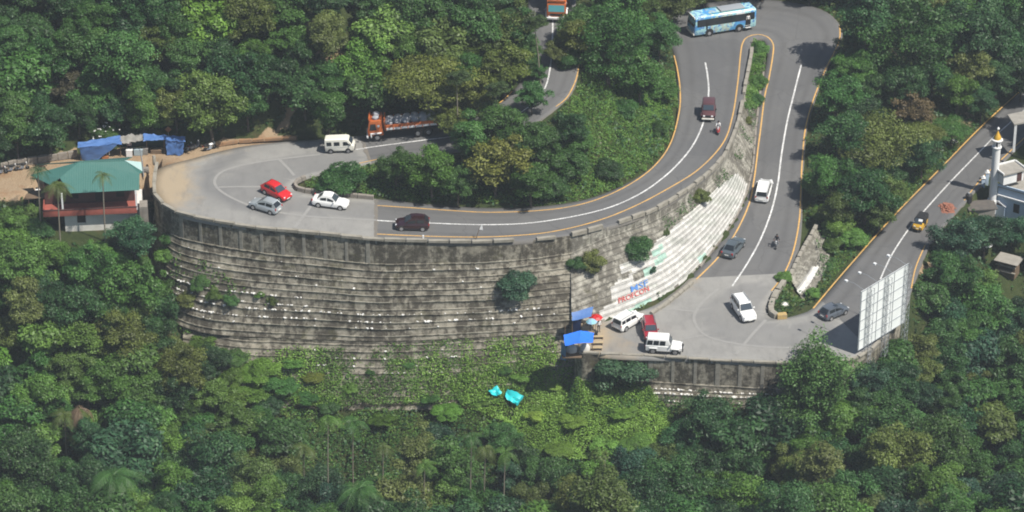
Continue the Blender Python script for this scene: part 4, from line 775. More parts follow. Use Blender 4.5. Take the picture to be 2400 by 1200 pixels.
# ---- creepers, grass and undergrowth: leaf-sized faces over the ground
def inpoly_np(X, Y, poly):
    c = np.zeros(len(X), bool); j = len(poly)-1
    for i in range(len(poly)):
        xi, yi = poly[i]; xj, yj = poly[j]
        if yi != yj: c ^= ((yi > Y) != (yj > Y)) & (X < (xj-xi)*(Y-yi)/(yj-yi)+xi)
        j = i
    return c
def hz_np(X, Y):
    fx = np.clip((X-GX0)/GS, 0, GNX-1.001); fy = np.clip((Y-GY0)/GS, 0, GNY-1.001); j = fx.astype(int); i = fy.astype(int); u = fx-j; v = fy-i
    return (Zs[i, j]*(1-u)+Zs[i, j+1]*u)*(1-v)+(Zs[i+1, j]*(1-u)+Zs[i+1, j+1]*u)*v
def proj_np(X, Y, Zz):
    q = np.stack([X-CAM.x, Y-CAM.y, Zz-CAM.z], -1); dz = q@np.array(FWD); return 1200+FPX*q[:, 0]/dz, 600-FPX*(q@np.array(UP))/dz
def noise_np(X, Y, sc, seed):
    rng = np.random.default_rng(seed); g = rng.random((64, 64)); fx = (X*sc) % 63; fy = (Y*sc) % 63; j = fx.astype(int); i = fy.astype(int); u = fx-j; v = fy-i; u = u*u*(3-2*u); v = v*v*(3-2*v)
    return (g[i, j]*(1-u)+g[i, j+1]*u)*(1-v)+(g[i+1, j]*(1-u)+g[i+1, j+1]*u)*v
def scatter(name, polys, dens, size, col, mound=.5, base=.03, kinds=(0,), asp=.7, patch=0.0, seed=1, lean=.5, off=0.0, nsc=.45, dirtok=False):
    rng = np.random.default_rng(seed); x0, x1, y0, y1 = -68, 68, -62, 78; n = int((x1-x0)*(y1-y0)*dens); X = rng.uniform(x0, x1, n); Yy = rng.uniform(y0, y1, n); H = hz_np(X, Yy); px, py = proj_np(X, Yy, H)
    ok = np.zeros(n, bool)
    for p in polys: ok |= inpoly_np(px, py, p)
    gi = np.clip(np.rint((Yy-GY0)/GS).astype(int), 0, GNY-1); gj = np.clip(np.rint((X-GX0)/GS).astype(int), 0, GNX-1)
    ok &= np.isin(KINDG[gi, gj], kinds)
    if not dirtok: ok &= dirt.reshape(GNY, GNX)[gi, gj] < .3+.6*noise_np(X, Yy, .6, seed+5)-.3
    nz = noise_np(X, Yy, nsc, seed)*.6+noise_np(X, Yy, nsc*2.7, seed+1)*.4
    if patch: ok &= nz > patch+rng.normal(0, .06, n)
    X = X[ok]; Yy = Yy[ok]; H = H[ok]; nz = nz[ok]; n = len(X)
    Ps = np.stack([X, Yy, H+off+base+mound*np.clip(nz-.25, 0, 1)*rng.uniform(.55, 1.25, n)+rng.uniform(0, .12, n)], -1); N = unit(rng.normal(size=(n, 3))*lean+np.array([0, -.1, 1])); S = size*rng.uniform(.6, 1.4, n)
    V, F = leaves_np(Ps, N, S, rng, asp); tone = np.clip(rng.random(n)*.55+noise_np(X, Yy, .8, seed+9)*.45, 0, 1); me = np_mesh(name, V, F, {'tone': ('FLOAT', 'POINT', np.repeat(tone, 4))}); o = link(name, me, M['leaf']); o.color = (*COL[col], 1); return tag(o, kind='stuff')
ALL = [[(-60,-60),(2460,-60),(2460,1280),(-60,1280)]]
SLOPE = [[(1330,180),(1600,170),(1600,330),(1540,400),(1460,445),(1370,475),(1250,488),(1200,470),(1300,380)], [(700,405),(900,380),(1000,400),(1250,480),(1000,475),(850,466),(700,446),(688,432)]]
LUSH = [[(560,790),(1345,785),(1400,860),(1520,920),(1580,1000),(1540,1100),(1240,1080),(1060,1000),(960,1050),(820,1040),(700,1010),(560,900)]]
scatter('undergrowth', ALL, 6, .42, 'dark', mound=1.1, seed=2, patch=.32); scatter('undergrowth', ALL, 4, .34, 'olive', mound=1.2, seed=12, patch=.55)
scatter('creepers', SLOPE, 75, .20, 'bright', mound=.9, seed=3, nsc=.3); scatter('creepers', SLOPE, 24, .17, 'lime', mound=1.05, seed=4, patch=.45)
LOW = [[(560,842),(900,830),(1100,800),(1345,770),(1360,900),(1520,920),(1560,1000),(1240,1010),(700,1010),(560,900)]]; LOWR = [[(1000,845),(1180,810),(1345,785),(1370,900),(1520,920),(1580,990),(1540,1100),(1240,1080),(1180,1000),(1080,960)]]
scatter('creepers', LUSH, 50, .21, 'bright', mound=1.3, seed=5, kinds=(0,)); scatter('creepers', LOW, 110, .19, 'bright', mound=1.0, seed=6, kinds=(2,), patch=.40, off=.6, nsc=.24); scatter('creepers', LOW, 90, .18, 'meadow', mound=1.6, seed=7, kinds=(2,), patch=.46, off=.6, nsc=.3); scatter('creepers', LOWR, 190, .18, 'meadow', mound=1.2, seed=17, kinds=(0, 2), patch=.22, off=.5, nsc=.22)
scatter('dry_grass', LOW, 90, .22, 'brown', mound=.5, seed=8, kinds=(2,), patch=.25, off=.5, asp=.2, lean=1.2)
WALLW = [[(360,540),(640,640),(1330,600),(1340,780),(430,800),(360,640)]]
scatter('weeds', WALLW, 22, .17, 'olive', mound=.25, seed=9, kinds=(2,), patch=.56, off=.68, nsc=.5, asp=.35, lean=.9); scatter('weeds', [[(360,560),(560,680),(760,720),(720,800),(430,800),(350,680)]], 50, .24, 'bright', mound=.9, seed=10, kinds=(2,), patch=.52, off=.7, nsc=.35)
scatter('creepers', [[(1340,840),(1420,850),(1520,950),(1820,955),(1820,990),(1330,990)]], 80, .2, 'mid', mound=1.1, seed=15, kinds=(0, 2), off=.7, patch=.45)
scatter('grass', [[(1800,690),(1850,650),(1905,710),(2000,600),(2300,285),(2280,270),(2080,470),(1960,600),(1895,700),(1850,735),(1815,738)], [(1180,205),(1230,60),(1240,60),(1225,200),(1150,260)]], 110, .17, 'lime', mound=.3, seed=13, asp=.4, lean=.8)
scatter('creepers', [[(1755,95),(1798,95),(1792,190),(1774,270),(1745,270),(1752,190)]], 110, .24, 'bright', mound=.9, seed=14, kinds=(0, 2), off=.75, patch=.2); scatter('creepers', [[(1735,250),(1775,250),(1765,390),(1720,390)],[(1900,520),(1965,560),(1960,640),(1900,705),(1870,700),(1925,640)],[(1480,560),(1700,400),(1720,430),(1560,560)]], 50, .2, 'mid', mound=.6, seed=16, kinds=(0, 2), off=.7, patch=.5)
scatter('creepers', [[(560,990),(840,1030),(1060,1010),(1250,1080),(1250,1230),(560,1230)]], 45, .21, 'mid', mound=1.3, seed=18, nsc=.35)
# ---------------------------------------------------------------- vehicles
def place(px, py, dx, dy, up=0.0):
    """pose on the road: ground point under the vehicle's middle and the direction it points, in survey pixels"""
    p = rd(px, py, up); q = rd(px+dx, py+dy, up); f = (q-p).normalized(); z = Vector((0, 0, 1)); l = z.cross(f).normalized(); u = f.cross(l)
    return Matrix((( f.x, l.x, u.x, p.x), (f.y, l.y, u.y, p.y), (f.z, l.z, u.z, p.z), (0, 0, 0, 1)))
def vroot(name, label, cat, mw, group=None):
    o = root(name, label, cat, group=group); o.matrix_world = mw; return o
def wheel(rt, x, y, r, w, rim='rim', name='wheel', rr=.64):
    s = 1 if y > 0 else -1
    mb = MB(); mb.lathe([(r*.86, -w/2), (r, -w*.32), (r, w*.32), (r*.86, w/2)], n=18); t = mb.build(name, M['tyre'], rt, smooth=True); t.location = (x, y, r); t.rotation_euler = (math.pi/2*(-s), 0, 0)
    mb = MB(); mb.lathe([(r*rr, -.02), (r*rr, .012), (r*rr*.82, .006), (r*rr*.3, .02), (r*.12, .03)], n=14); o = mb.build('rim', M[rim], t, smooth=True); o.location = (0, 0, w/2)
    return t
def quad(rt, name, pts, m, th=.014):
    a = Vector(pts[1])-Vector(pts[0]); b = Vector(pts[-1])-Vector(pts[0]); n = a.cross(b).normalized()*th; mb = MB(); mb.prism([Vector(p)-n*.3 for p in pts], n*1.3); return mb.build(name, m, rt)
def inset(pts, k):
    c = sum((Vector(p) for p in pts), Vector())/len(pts); return [c+(Vector(p)-c)*k for p in pts]
def blk(rt, name, c, d, m, bevel=.0, rz=0, ry=0, taper=1.0): mb = MB(); mb.box(c, d, rz, ry, taper); return mb.build(name, m, rt, bevel=bevel, smooth=bevel > 0)
STY = {  # length, width, height, belt, bonnet height, windscreen foot, windscreen head, roof rear, rear glass foot, roof half width, wheel r
 'hatch': (3.75, 1.66, 1.47, .93, .84, .225, .03, -.34, -.487, .575, .30), 'sedan': (4.15, 1.68, 1.46, .92, .83, .19, .04, -.215, -.365, .58, .30), 'suv': (4.35, 1.80, 1.74, 1.06, .98, .22, .10, -.44, -.492, .66, .35),
 'mpv': (4.4, 1.74, 1.70, 1.02, .92, .25, .11, -.45, -.492, .64, .32)}
def car(px, py, dx, dy, sty, paint, label, name='parked_car', rails=False, dark_roof=False, sc=1.0, rim='rim', plates=True, pillar=None):
    L, Wd, H, zb, zh, wf, wh, rr, rf, hr, r = STY[sty]; rt = vroot('car', label, 'car', place(px, py, dx, dy) @ Matrix.Scale(sc, 4)); hw = Wd/2; m = M[paint]
    st = [(.5, .70, .60, .34), (.485, .86, .70, .26), (.44, .96, zh-.08, .22), (.36, 1, zh, .2), (wf, 1, zb-.02, .2), (0, 1, zb, .2), (rf+.06, 1, zb, .2), (-.45, .985, zb-.01 if sty != 'sedan' else zb+.0, .22), (-.487, .93, zb-.06, .28), (-.5, .84, zb-.24, .36)]
    rings = []
    for x, w_, zt, zl in st:
        y = hw*w_; rings.append([(x*L, s*yy, zz) for s, yy, zz in [(1, y*.80, zl), (1, y*.965, zl+.08), (1, y, zl+(zt-zl)*.45), (1, y*.975, zt-.10), (1, y*.90, zt-.02), (1, y*.55, zt+.015), (-1, y*.55, zt+.015), (-1, y*.90, zt-.02), (-1, y*.975, zt-.10), (-1, y, zl+(zt-zl)*.45), (-1, y*.965, zl+.08), (-1, y*.80, zl)]])
    mb = MB(); mb.loft(rings[::-1]); body = mb.build('body', m, rt, smooth=True)
    # cabin
    def sec(x, z, w_): return [(x*L, w_, z), (x*L, -w_, z)]
    wb = hw*.93; wt = hw*hr/.62*.80 if False else hr*1.06; zr = H
    prof = [(wf, zb-.03, wb*.96), (wh, zr-.05, wt), ((wh*2+rr)/3, zr, wt), (rr, zr-.05, wt*.97), (rf, zb-.02, wb*.94)]
    vs = []
    for x, z, w_ in prof: vs += sec(x, z, w_)
    n = len(prof); low = [(wf*L, wb*.96, zb-.1), (wf*L, -wb*.96, zb-.1), (rf*L, wb*.94, zb-.1), (rf*L, -wb*.94, zb-.1)]
    fs = [(2*k, 2*k+2, 2*k+3, 2*k+1) for k in range(n-1)]+[tuple(2*k for k in range(n)), tuple(2*k+1 for k in range(n-1, -1, -1))]
    mb = MB(); mb.add(vs, fs+[(0, 1, 2*n-1, 2*n-2)]); cab = mb.build('roof' , M['trim'] if dark_roof else m, rt, smooth=True, bevel=.07)
    V = [Vector(v) for v in vs]
    quad(rt, 'windscreen', inset([V[0]+Vector((.03, 0, .02)), V[2]+Vector((.03, 0, .0)), V[3]+Vector((.03, 0, 0)), V[1]+Vector((.03, 0, .02))], .88), M['screen'], .03)
    quad(rt, 'rear_window', inset([V[2*n-2]+Vector((-.015, 0, .03)), V[2*n-1]+Vector((-.015, 0, .03)), V[2*n-3]+Vector((-.015, 0, 0)), V[2*n-4]+Vector((-.015, 0, 0))], .80), M['glass'], .03)
    for s in (0, 1):
        e = Vector((0, .012 if s == 0 else -.012, 0)); A, B, Cc, D = V[0+s], V[2+s], V[2*(n-2)+s], V[2*(n-1)+s]
        def pt(u, v):
            lo = A.lerp(D, u); xx = lo.x; hi_u = (B.x-xx)/(B.x-Cc.x) if B.x != Cc.x else 0; top = B.lerp(Cc, min(1, max(0, hi_u)))
            if xx > B.x: f = (A.x-xx)/(A.x-B.x); top = A.lerp(B, f)
            if xx < Cc.x: f = (xx-D.x)/(Cc.x-D.x); top = D.lerp(Cc, f)
            return lo.lerp(top, v)+e
        ed = [.10, .45, .50, .80] if sty in ('hatch', 'sedan') else [.09, .40, .44, .70]
        cuts = [(ed[0], ed[1]), (ed[2], ed[3])]+([] if sty in ('hatch', 'sedan') else [(.74, .93)])
        for u0, u1 in cuts:
            q = [pt(u0, .16), pt(u1, .16), pt(u1, .82), pt(u0+.05, .80) if u0 < .2 else pt(u0, .82)]
            if s: q = q[::-1]
            quad(rt, 'side_window', q, M['glass'], .02)
        sg = 1 if s == 0 else -1
        blk(rt, 'mirror', (wf*L-.22, sg*(hw+.06), zb+.06), (.12, .2, .14), m, .03); blk(rt, 'headlight', (.466*L, sg*hw*.62, zh-.17), (.13, .34, .13), M['lamp'], .03, rz=-sg*.35); blk(rt, 'tail_light', (-.482*L, sg*hw*.80, zb-.12), (.12, .2, .3), M['red_lamp'], .03)
        blk(rt, 'sill', (0, sg*hw*.965, .24), (L*.5, .05, .10), M['trim'])
        for xx in (.315*L, -.305*L):
            mb = MB(); mb.lathe([(r*1.17, -.01), (r*1.17, .012)], n=18); o = mb.build('wheel_arch', M['trim'], rt); o.location = (xx, sg*hw*.985, r*1.04); o.rotation_euler = (math.pi/2*(-sg), 0, 0); wheel(rt, xx, sg*(hw-.075), r, .19, rim)
        if rails: mb = MB(); mb.tube((wh*L-.2, sg*wt*.86, zr+.05), (rr*L+.2, sg*wt*.86, zr+.05), .03); mb.build('roof_rail', M['grey_metal'], rt)
    blk(rt, 'grille', (.492*L, 0, .55), (.05, Wd*.45, .16), M['trim'], .02); blk(rt, 'bumper', (.494*L, 0, .36), (.08, Wd*.72, .13), M['trim'], .03); blk(rt, 'bumper', (-.494*L, 0, .40), (.08, Wd*.74, .14), m if sty != 'suv' else M['trim'], .03)
    blk(rt, 'number_plate', (.508*L, 0, .44), (.02, .48, .12), M['plate']); blk(rt, 'number_plate', (-.512*L, 0, .62), (.04, .5, .13), M['plate'])
    return rt
def jeep(px, py, dx, dy, paint, label, L=4.1, Wd=1.68, H=1.86, spare=True, wins=3, sc=1.0):
    """square-cut utility wagon with flat bonnet, upright glass and a spare wheel on the tail"""
    rt = vroot('jeep', label, 'jeep', place(px, py, dx, dy) @ Matrix.Scale(sc, 4)); m = M[paint]; hw = Wd/2; b = L/2; zb = 1.08
    def ring(x, w_, z0, z1, c=.07): return [(x, y, z) for y, z in [(w_-c, z0), (w_, z0+c), (w_, z1-c), (w_-c*1.3, z1), (-w_+c*1.3, z1), (-w_, z1-c), (-w_, z0+c), (-w_+c, z0)]]
    mb = MB(); mb.loft([ring(-b, hw*.94, .42, zb), ring(-b+.1, hw, .36, zb), ring(b-1.25, hw, .36, zb), ring(b-1.1, hw*.96, .38, zb-.03), ring(b-.25, hw*.86, .40, zb-.1), ring(b, hw*.80, .45, zb-.2)]); mb.build('body', m, rt, smooth=True)
    x0, x1, x2, x3 = b-1.15, b-1.5, -b+.18, -b+.05; wt = hw*.90; V = [(x0, hw*.95, zb-.02), (x1, wt, H-.04), (x2, wt, H-.02), (x3, hw*.95, zb-.02)]
    vs = []; 
    for x, y, z in V: vs += [Vector((x, y, z)), Vector((x, -y, z))]
    mb = MB(); mb.add(vs, [(0, 2, 3, 1), (2, 4, 5, 3), (4, 6, 7, 5), (0, 1, 7, 6), (0, 6, 4, 2), (1, 3, 5, 7)]); mb.build('cabin', m, rt, smooth=True, bevel=.05)
    blk(rt, 'roof', ((x1+x2)/2, 0, H), (x1-x2-.05, wt*1.9, .07), m, .03)
    quad(rt, 'windscreen', inset([vs[0]+Vector((.02, 0, .02)), vs[2]+Vector((.02, 0, 0)), vs[3]+Vector((.02, 0, 0)), vs[1]+Vector((.02, 0, .02))], .86), M['screen'], .03); quad(rt, 'rear_window', inset([vs[6], vs[7], vs[5], vs[4]], .75), M['glass'], .03)
    for s in (0, 1):
        sg = 1-2*s; A, B, Cc, D = vs[s], vs[2+s], vs[4+s], vs[6+s]; e = Vector((0, .012*sg, 0)); ed = [(.1, .36), (.41, .66), (.71, .95)][:wins]
        for u0, u1 in ed:
            lo = lambda u: Vector((B.x-.12, A.y, A.z)).lerp(D, u); hi = lambda u: Vector((B.x-.05, B.y, B.z)).lerp(Cc, u); q = [lo(u0).lerp(hi(u0), .15)+e, lo(u1).lerp(hi(u1), .15)+e, lo(u1).lerp(hi(u1), .82)+e, lo(u0).lerp(hi(u0), .82)+e]
            quad(rt, 'side_window', q[::-1] if s else q, M['glass'], .02)
        blk(rt, 'headlight', (b-.03, sg*hw*.60, .84), (.08, .24, .2), M['lamp'], .03); blk(rt, 'tail_light', (-b, sg*hw*.86, .9), (.05, .12, .3), M['red_lamp']); blk(rt, 'mirror', (x0-.1, sg*(hw+.1), zb+.16), (.08, .18, .2), M['trim'], .02)
        for xx in (b-.72, -b+.85):
            blk(rt, 'mudguard', (xx, sg*(hw+.0), .77), (.95, .2, .14), m, .05); mb = MB(); mb.lathe([(.42, -.01), (.42, .012)], n=16); o = mb.build('wheel_arch', M['trim'], rt); o.location = (xx, sg*hw*.995, .42); o.rotation_euler = (math.pi/2*(-sg), 0, 0); wheel(rt, xx, sg*(hw-.05), .36, .22, 'steel')
        blk(rt, 'running_board', (-.1, sg*(hw+.02), .40), (1.6, .16, .06), M['trim'])
    blk(rt, 'grille', (b-.0, 0, .80), (.06, .62, .3), M['trim'], .02); blk(rt, 'bumper', (b+.09, 0, .52), (.14, Wd*.92, .18), M['cream_paint'] if paint == 'brown_red' else M['trim'], .04); blk(rt, 'bumper', (-b-.06, 0, .48), (.12, Wd*.9, .15), M['trim'], .03); blk(rt, 'number_plate', (b+.17, 0, .56), (.02, .5, .13), M['plate']); blk(rt, 'number_plate', (-b-.03, .5, .75), (.04, .4, .14), M['plate'])
    if spare: mb = MB(); mb.lathe([(.30, -.1), (.35, -.06), (.35, .06), (.30, .1)], n=16); o = mb.build('spare_wheel', M['tyre'], rt, smooth=True); o.location = (-b-.12, 0, .98); o.rotation_euler = (0, math.pi/2, 0)
    return rt
car(648, 458, 26, 13, 'hatch', 'red_paint', 'bright red hatchback driving round the left hairpin', sc=.98)
car(622, 491, -35, -11, 'hatch', 'silver', 'silver hatchback seen from behind on the left hairpin', sc=.98)
car(775, 482, 44, 6, 'sedan', 'white_paint', 'white saloon car leaving the left hairpin', sc=1.0)
car(966, 534, -45, -1, 'hatch', 'maroon', 'very dark maroon hatchback on the road above the long stepped wall', sc=1.03)
jeep(1660, 272, -2, 30, 'brown_red', 'dull maroon jeep heading downhill towards the scooter', L=3.8, Wd=1.62, H=1.78, spare=False)
car(1790, 455, 8, -30, 'mpv', 'white_paint', 'white people carrier climbing the lower straight beside the white line')
car(1719, 588, 12, -15, 'sedan', 'slate', 'dark slate saloon seen from behind near the whitewashed wall', sc=.98)
car(1742, 735, 17, 24, 'suv', 'white_paint', 'white off-roader with blue windscreen turning beside the kerb nose of the lower hairpin', rails=True)
car(1472, 761, 22, -13, 'suv', 'white_paint', 'white compact off-roader parked beside the foot of the whitewashed wall', sc=.93, rails=True)
car(1523, 783, 5, 25, 'suv', 'wine', 'wine red car facing the camera behind the long white jeep', sc=.9, rails=True)
jeep(1556, 822, 50, 3, 'white_paint', 'white square-cut jeep parked along the edge of the platform wall', L=4.05, H=1.88)
car(1953, 739, 23, -10, 'hatch', 'grey_blue', 'grey blue hatchback with open look to its side windows near the billboard', sc=.98)
# white van
mw = place(798, 353, 30, -1); rt = vroot('van', 'small white van with three dark side windows heading for the orange truck', 'van', mw); m = M['cream_paint']
def vring(x, z1, w0=.74, wt=.66, z0=.3): return [(x, y, z) for y, z in [(w0-.08, z0), (w0, z0+.1), (w0, .95), (wt, z1-.12), (wt-.14, z1), (-wt+.14, z1), (-wt, z1-.12), (-w0, .95), (-w0, z0+.1), (-w0+.08, z0)]]
mb = MB(); mb.loft([vring(-1.66, 1.72, .72, .62), vring(-1.6, 1.84), vring(.75, 1.86), vring(1.1, 1.78), vring(1.5, 1.16, .74, .70), vring(1.66, .98, .72, .68), vring(1.72, .72, .68, .66)]); mb.build('body', m, rt, smooth=True)
quad(rt, 'windscreen', [(1.20, .56, 1.66), (1.20, -.56, 1.66), (1.52, -.62, 1.16), (1.52, .62, 1.16)], M['screen'], .03); quad(rt, 'rear_window', [(-1.69, -.5, 1.15), (-1.69, .5, 1.15), (-1.67, .45, 1.6), (-1.67, -.45, 1.6)], M['glass'], .03)
for s in (1, -1):
    for x0, x1, sl in ((-1.42, -.86, 0), (-.55, .1, 0), (.52, 1.12, .18)):
        q = [(x0, s*.738, 1.05), (x1+sl*1.1, s*.738, 1.05), (x1-sl, s*.688, 1.48), (x0, s*.688, 1.48)]; quad(rt, 'side_window', q if s < 0 else q[::-1], M['glass'], .025)
    blk(rt, 'headlight', (1.68, s*.48, .78), (.08, .22, .18), M['lamp'], .03); blk(rt, 'tail_light', (-1.67, s*.62, .8), (.05, .12, .28), M['red_lamp']); blk(rt, 'mirror', (1.36, s*.84, 1.2), (.08, .16, .2), M['trim'], .02)
    for x in (1.02, -1.02):
        mb = MB(); mb.lathe([(.34, -.01), (.34, .012)], n=16); o = mb.build('wheel_arch', M['trim'], rt); o.location = (x, s*.735, .33); o.rotation_euler = (math.pi/2*(-s), 0, 0); wheel(rt, x, s*.68, .27, .16, 'steel')
    blk(rt, 'side_trim', (-.2, s*.742, .80), (2.2, .015, .03), M['silver'])
blk(rt, 'bumper', (1.72, 0, .42), (.12, 1.36, .16), M['trim'], .03); blk(rt, 'bumper', (-1.7, 0, .42), (.1, 1.36, .14), M['trim'], .03); blk(rt, 'number_plate', (-1.76, 0, .56), (.02, .45, .12), M['plate'])
# loaded trucks
def truck(px, py, dx, dy, label, L=8.4, teal=False):
    rt = vroot('truck', label, 'truck', place(px, py, dx, dy)); b = L/2; Wd = 2.35; hw = Wd/2
    mb = MB(); mb.box((0, 0, .85), (L-.5, .9, .28)); mb.build('chassis', M['trim'], rt)
    # cab with a peaked roof board
    cx = b-.95; V = [(b, .75), (b+.02, 1.45), (b-.28, 2.5), (b-.5, 2.66), (b-1.75, 2.66), (b-1.78, .75)]; mb = MB(); mb.prism([(x, -hw+.02, z) for x, z in V], (0, Wd-.04, 0)); mb.build('cab', M['orange'], rt, smooth=True, bevel=.06)
    quad(rt, 'windscreen', [(b+.0, hw-.2, 1.55), (b-.24, hw-.22, 2.36), (b-.24, -hw+.22, 2.36), (b+.0, -hw+.2, 1.55)][::-1], M['teal'] if teal else M['screen'], .03)
    for s in (1, -1):
        q = [(b-.22, s*hw, 1.52), (b-.44, s*hw, 2.3), (b-1.05, s*hw, 2.3), (b-1.05, s*hw, 1.5)]; quad(rt, 'side_window', q if s > 0 else q[::-1], M['glass'], .03)
        blk(rt, 'mudguard', (b-.95, s*(hw+.02), 1.1), (1.35, .3, .12), M['white_metal'], .03); blk(rt, 'mudguard', (b-.35, s*(hw+.02), .85), (.14, .3, .5), M['white_metal'], .03); blk(rt, 'headlight', (b+.06, s*.85, .86), (.1, .3, .2), M['lamp'], .03)
        mb = MB(); mb.lathe([(.16, -.01), (.16, .02)], n=14); o = mb.build('door_emblem', M['white_metal'], rt); o.location = (b-1.35, s*hw, 2.0); o.rotation_euler = (math.pi/2*(-s), 0, 0)
        for x in (b-1.0, -b+2.6, -b+1.35): wheel(rt, x, s*(hw-.17), .5, .32, 'steel', rr=.5)
        blk(rt, 'side_board', (-1.0, s*hw, 1.72), (L-2.4, .07, .62), M['orange'])
        n = 7; w_ = (L-2.4)/n
        for k in range(n): blk(rt, 'white_panel', (-1.0-(L-2.4)/2+w_*(k+.5), s*(hw+.045), 1.52), (w_*.9, .03, .26), M['white_metal'])
        for k in range(n+1): blk(rt, 'stake', (-1.0-(L-2.4)/2+w_*k, s*(hw+.05), 1.72), (.08, .08, .74), M['orange'])
        mb = MB(); mb.tube((b-.2, s*(hw+.05), 2.0), (b+.1, s*(hw+.3), 1.9), .03); mb.build('mirror_arm', M['trim'], rt); blk(rt, 'mirror', (b+.1, s*(hw+.3), 1.8), (.08, .2, .35), M['trim'], .02)
    blk(rt, 'load_floor', (-1.0, 0, 1.36), (L-2.4, Wd, .14), M['trim']); blk(rt, 'headboard', (b-2.05, 0, 1.95), (.1, Wd, 1.15), M['orange']); blk(rt, 'tailboard', (-b+.18, 0, 1.72), (.08, Wd, .64), M['orange'])
    blk(rt, 'bumper', (b+.12, 0, .68), (.22, Wd, .3), M['white_metal'], .04); blk(rt, 'grille', (b+.03, 0, 1.15), (.05, 1.5, .3), M['trim']); blk(rt, 'number_plate', (b+.24, 0, .68), (.02, .6, .16), M['plate'])
    blk(rt, 'roof_board', (b-.35, 0, 2.85), (.12, Wd*.9, .36), M['orange'], .03)
    rng = random.Random(5)
    for k in range(6):      # bulging sheeted load
        mb = MB(); c = Vector((-3.4+k*1.0, rng.uniform(-.1, .1), 2.06)); ring = []
        mb.lathe([(.30, -.45), (.98, -.3), (1.02, .05), (.8, .34), (.35, .48)], (0, 0, 0), 12); o = mb.build('load_bundle', M['cargo'], rt, smooth=True); o.location = c; o.scale = (.58, 1.0, rng.uniform(.8, 1.1)); o.rotation_euler = (0, 0, rng.uniform(-.2, .2))
    for y in (-.5, .45): mb = MB(); mb.lathe([(.2, -.16), (.42, -.1), (.42, .08), (.25, .2)], n=12); o = mb.build('roof_bundle', M['cargo'], rt, smooth=True); o.location = (b-1.1, y, 2.82)
    return rt
truck(950, 314, -105, 11, 'orange truck with white-banded load bed parked in the shade above the white van')
truck(1308, 12, -4, 40, 'orange truck facing the camera, half hidden among trees on the upper road', teal=True, L=7.6)
# bus
mw = place(1690, 71, -154, 24); rt = vroot('bus', 'pale blue bus with swirl paintwork rounding the upper hairpin', 'bus', mw); L = 8.7; b = L/2; Wd = 2.4; hw = Wd/2
def bring(x, w_, z0, z1): return [(x, y, z) for y, z in [(w_-.05, z0), (w_, z0+.08), (w_, 1.5), (w_-.08, z1-.18), (w_-.28, z1), (-w_+.28, z1), (-w_+.08, z1-.18), (-w_, 1.5), (-w_, z0+.08), (-w_+.05, z0)]]
mb = MB(); mb.loft([bring(-b, hw*.96, .5, 2.86), bring(-b+.12, hw, .42, 2.95), bring(b-.5, hw, .42, 2.95), bring(b-.12, hw*.97, .42, 2.8), bring(b, hw*.93, .45, 1.5)]); mb.build('body', M['bus_blue'], rt, smooth=True)
quad(rt, 'windscreen', [(b+.0, hw*.86, 1.5), (b-.14, hw*.84, 2.6), (b-.14, -hw*.84, 2.6), (b+.0, -hw*.86, 1.5)][::-1], M['screen'], .04); quad(rt, 'rear_window', [(-b-.02, -.8, 1.6), (-b-.02, .8, 1.6), (-b-.01, .75, 2.4), (-b-.01, -.75, 2.4)], M['glass'], .03)
for s in (1, -1):
    for x0, x1 in ((b-1.5, b-.35), (b-3.2, b-1.95), (b-4.45, b-3.3), (b-5.7, b-4.55), (b-6.8, b-5.8), (-b+.25, -b+.75)):
        q = [(x0, s*(hw+.005), 1.58), (x1, s*(hw+.005), 1.58), (x1, s*(hw-.06), 2.5), (x0, s*(hw-.06), 2.5)]; quad(rt, 'side_window', q if s < 0 else q[::-1], M['glass'], .03)
    blk(rt, 'window_band', (-.05, s*(hw-.015), 2.03), (L-.75, .05, 1.0), M['glass'])
    for x in (b-2.1, -b+2.35):
        mb = MB(); mb.lathe([(.58, -.01), (.58, .014)], n=18); o = mb.build('wheel_arch', M['trim'], rt); o.location = (x, s*hw, .55); o.rotation_euler = (math.pi/2*(-s), 0, 0); wheel(rt, x, s*(hw-.12), .46, .28, 'rim', rr=.5)
    blk(rt, 'headlight', (b, s*.85, .8), (.06, .34, .22), M['lamp'], .03); blk(rt, 'tail_light', (-b-.01, s*.9, .95), (.05, .2, .35), M['red_lamp']); blk(rt, 'roof_rail', (-.6, s*.8, 3.03), (5.6, .05, .06), M['teal'])
d = rt; blk(rt, 'doorway', (-b+1.15, hw+.0, 1.42), (.72, .06, 2.0), M['dark']); blk(rt, 'door_step', (-b+1.15, hw+.06, .5), (.75, .2, .08), M['white_metal']); blk(rt, 'door_step', (-b+1.15, hw+.02, .78), (.7, .1, .06), M['white_metal']); blk(rt, 'bumper', (b+.06, 0, .55), (.16, Wd*.95, .25), M['cream_paint'], .05); blk(rt, 'destination_board', (-b+2.3, hw-.02, 2.62), (1.2, .05, .24), M['white_metal']); blk(rt, 'front_panel', (b-.05, 0, 2.72), (.14, 1.9, .24), M['cream_paint'], .04)
blk(rt, 'roof_carrier', (-1.2, 0, 3.08), (3.4, 1.5, .12), M['grey_metal'], .03); blk(rt, 'driver_door_pillar', (b-1.7, hw+.01, 1.6), (.22, .03, 1.1), M['dark'])
BUS = mw
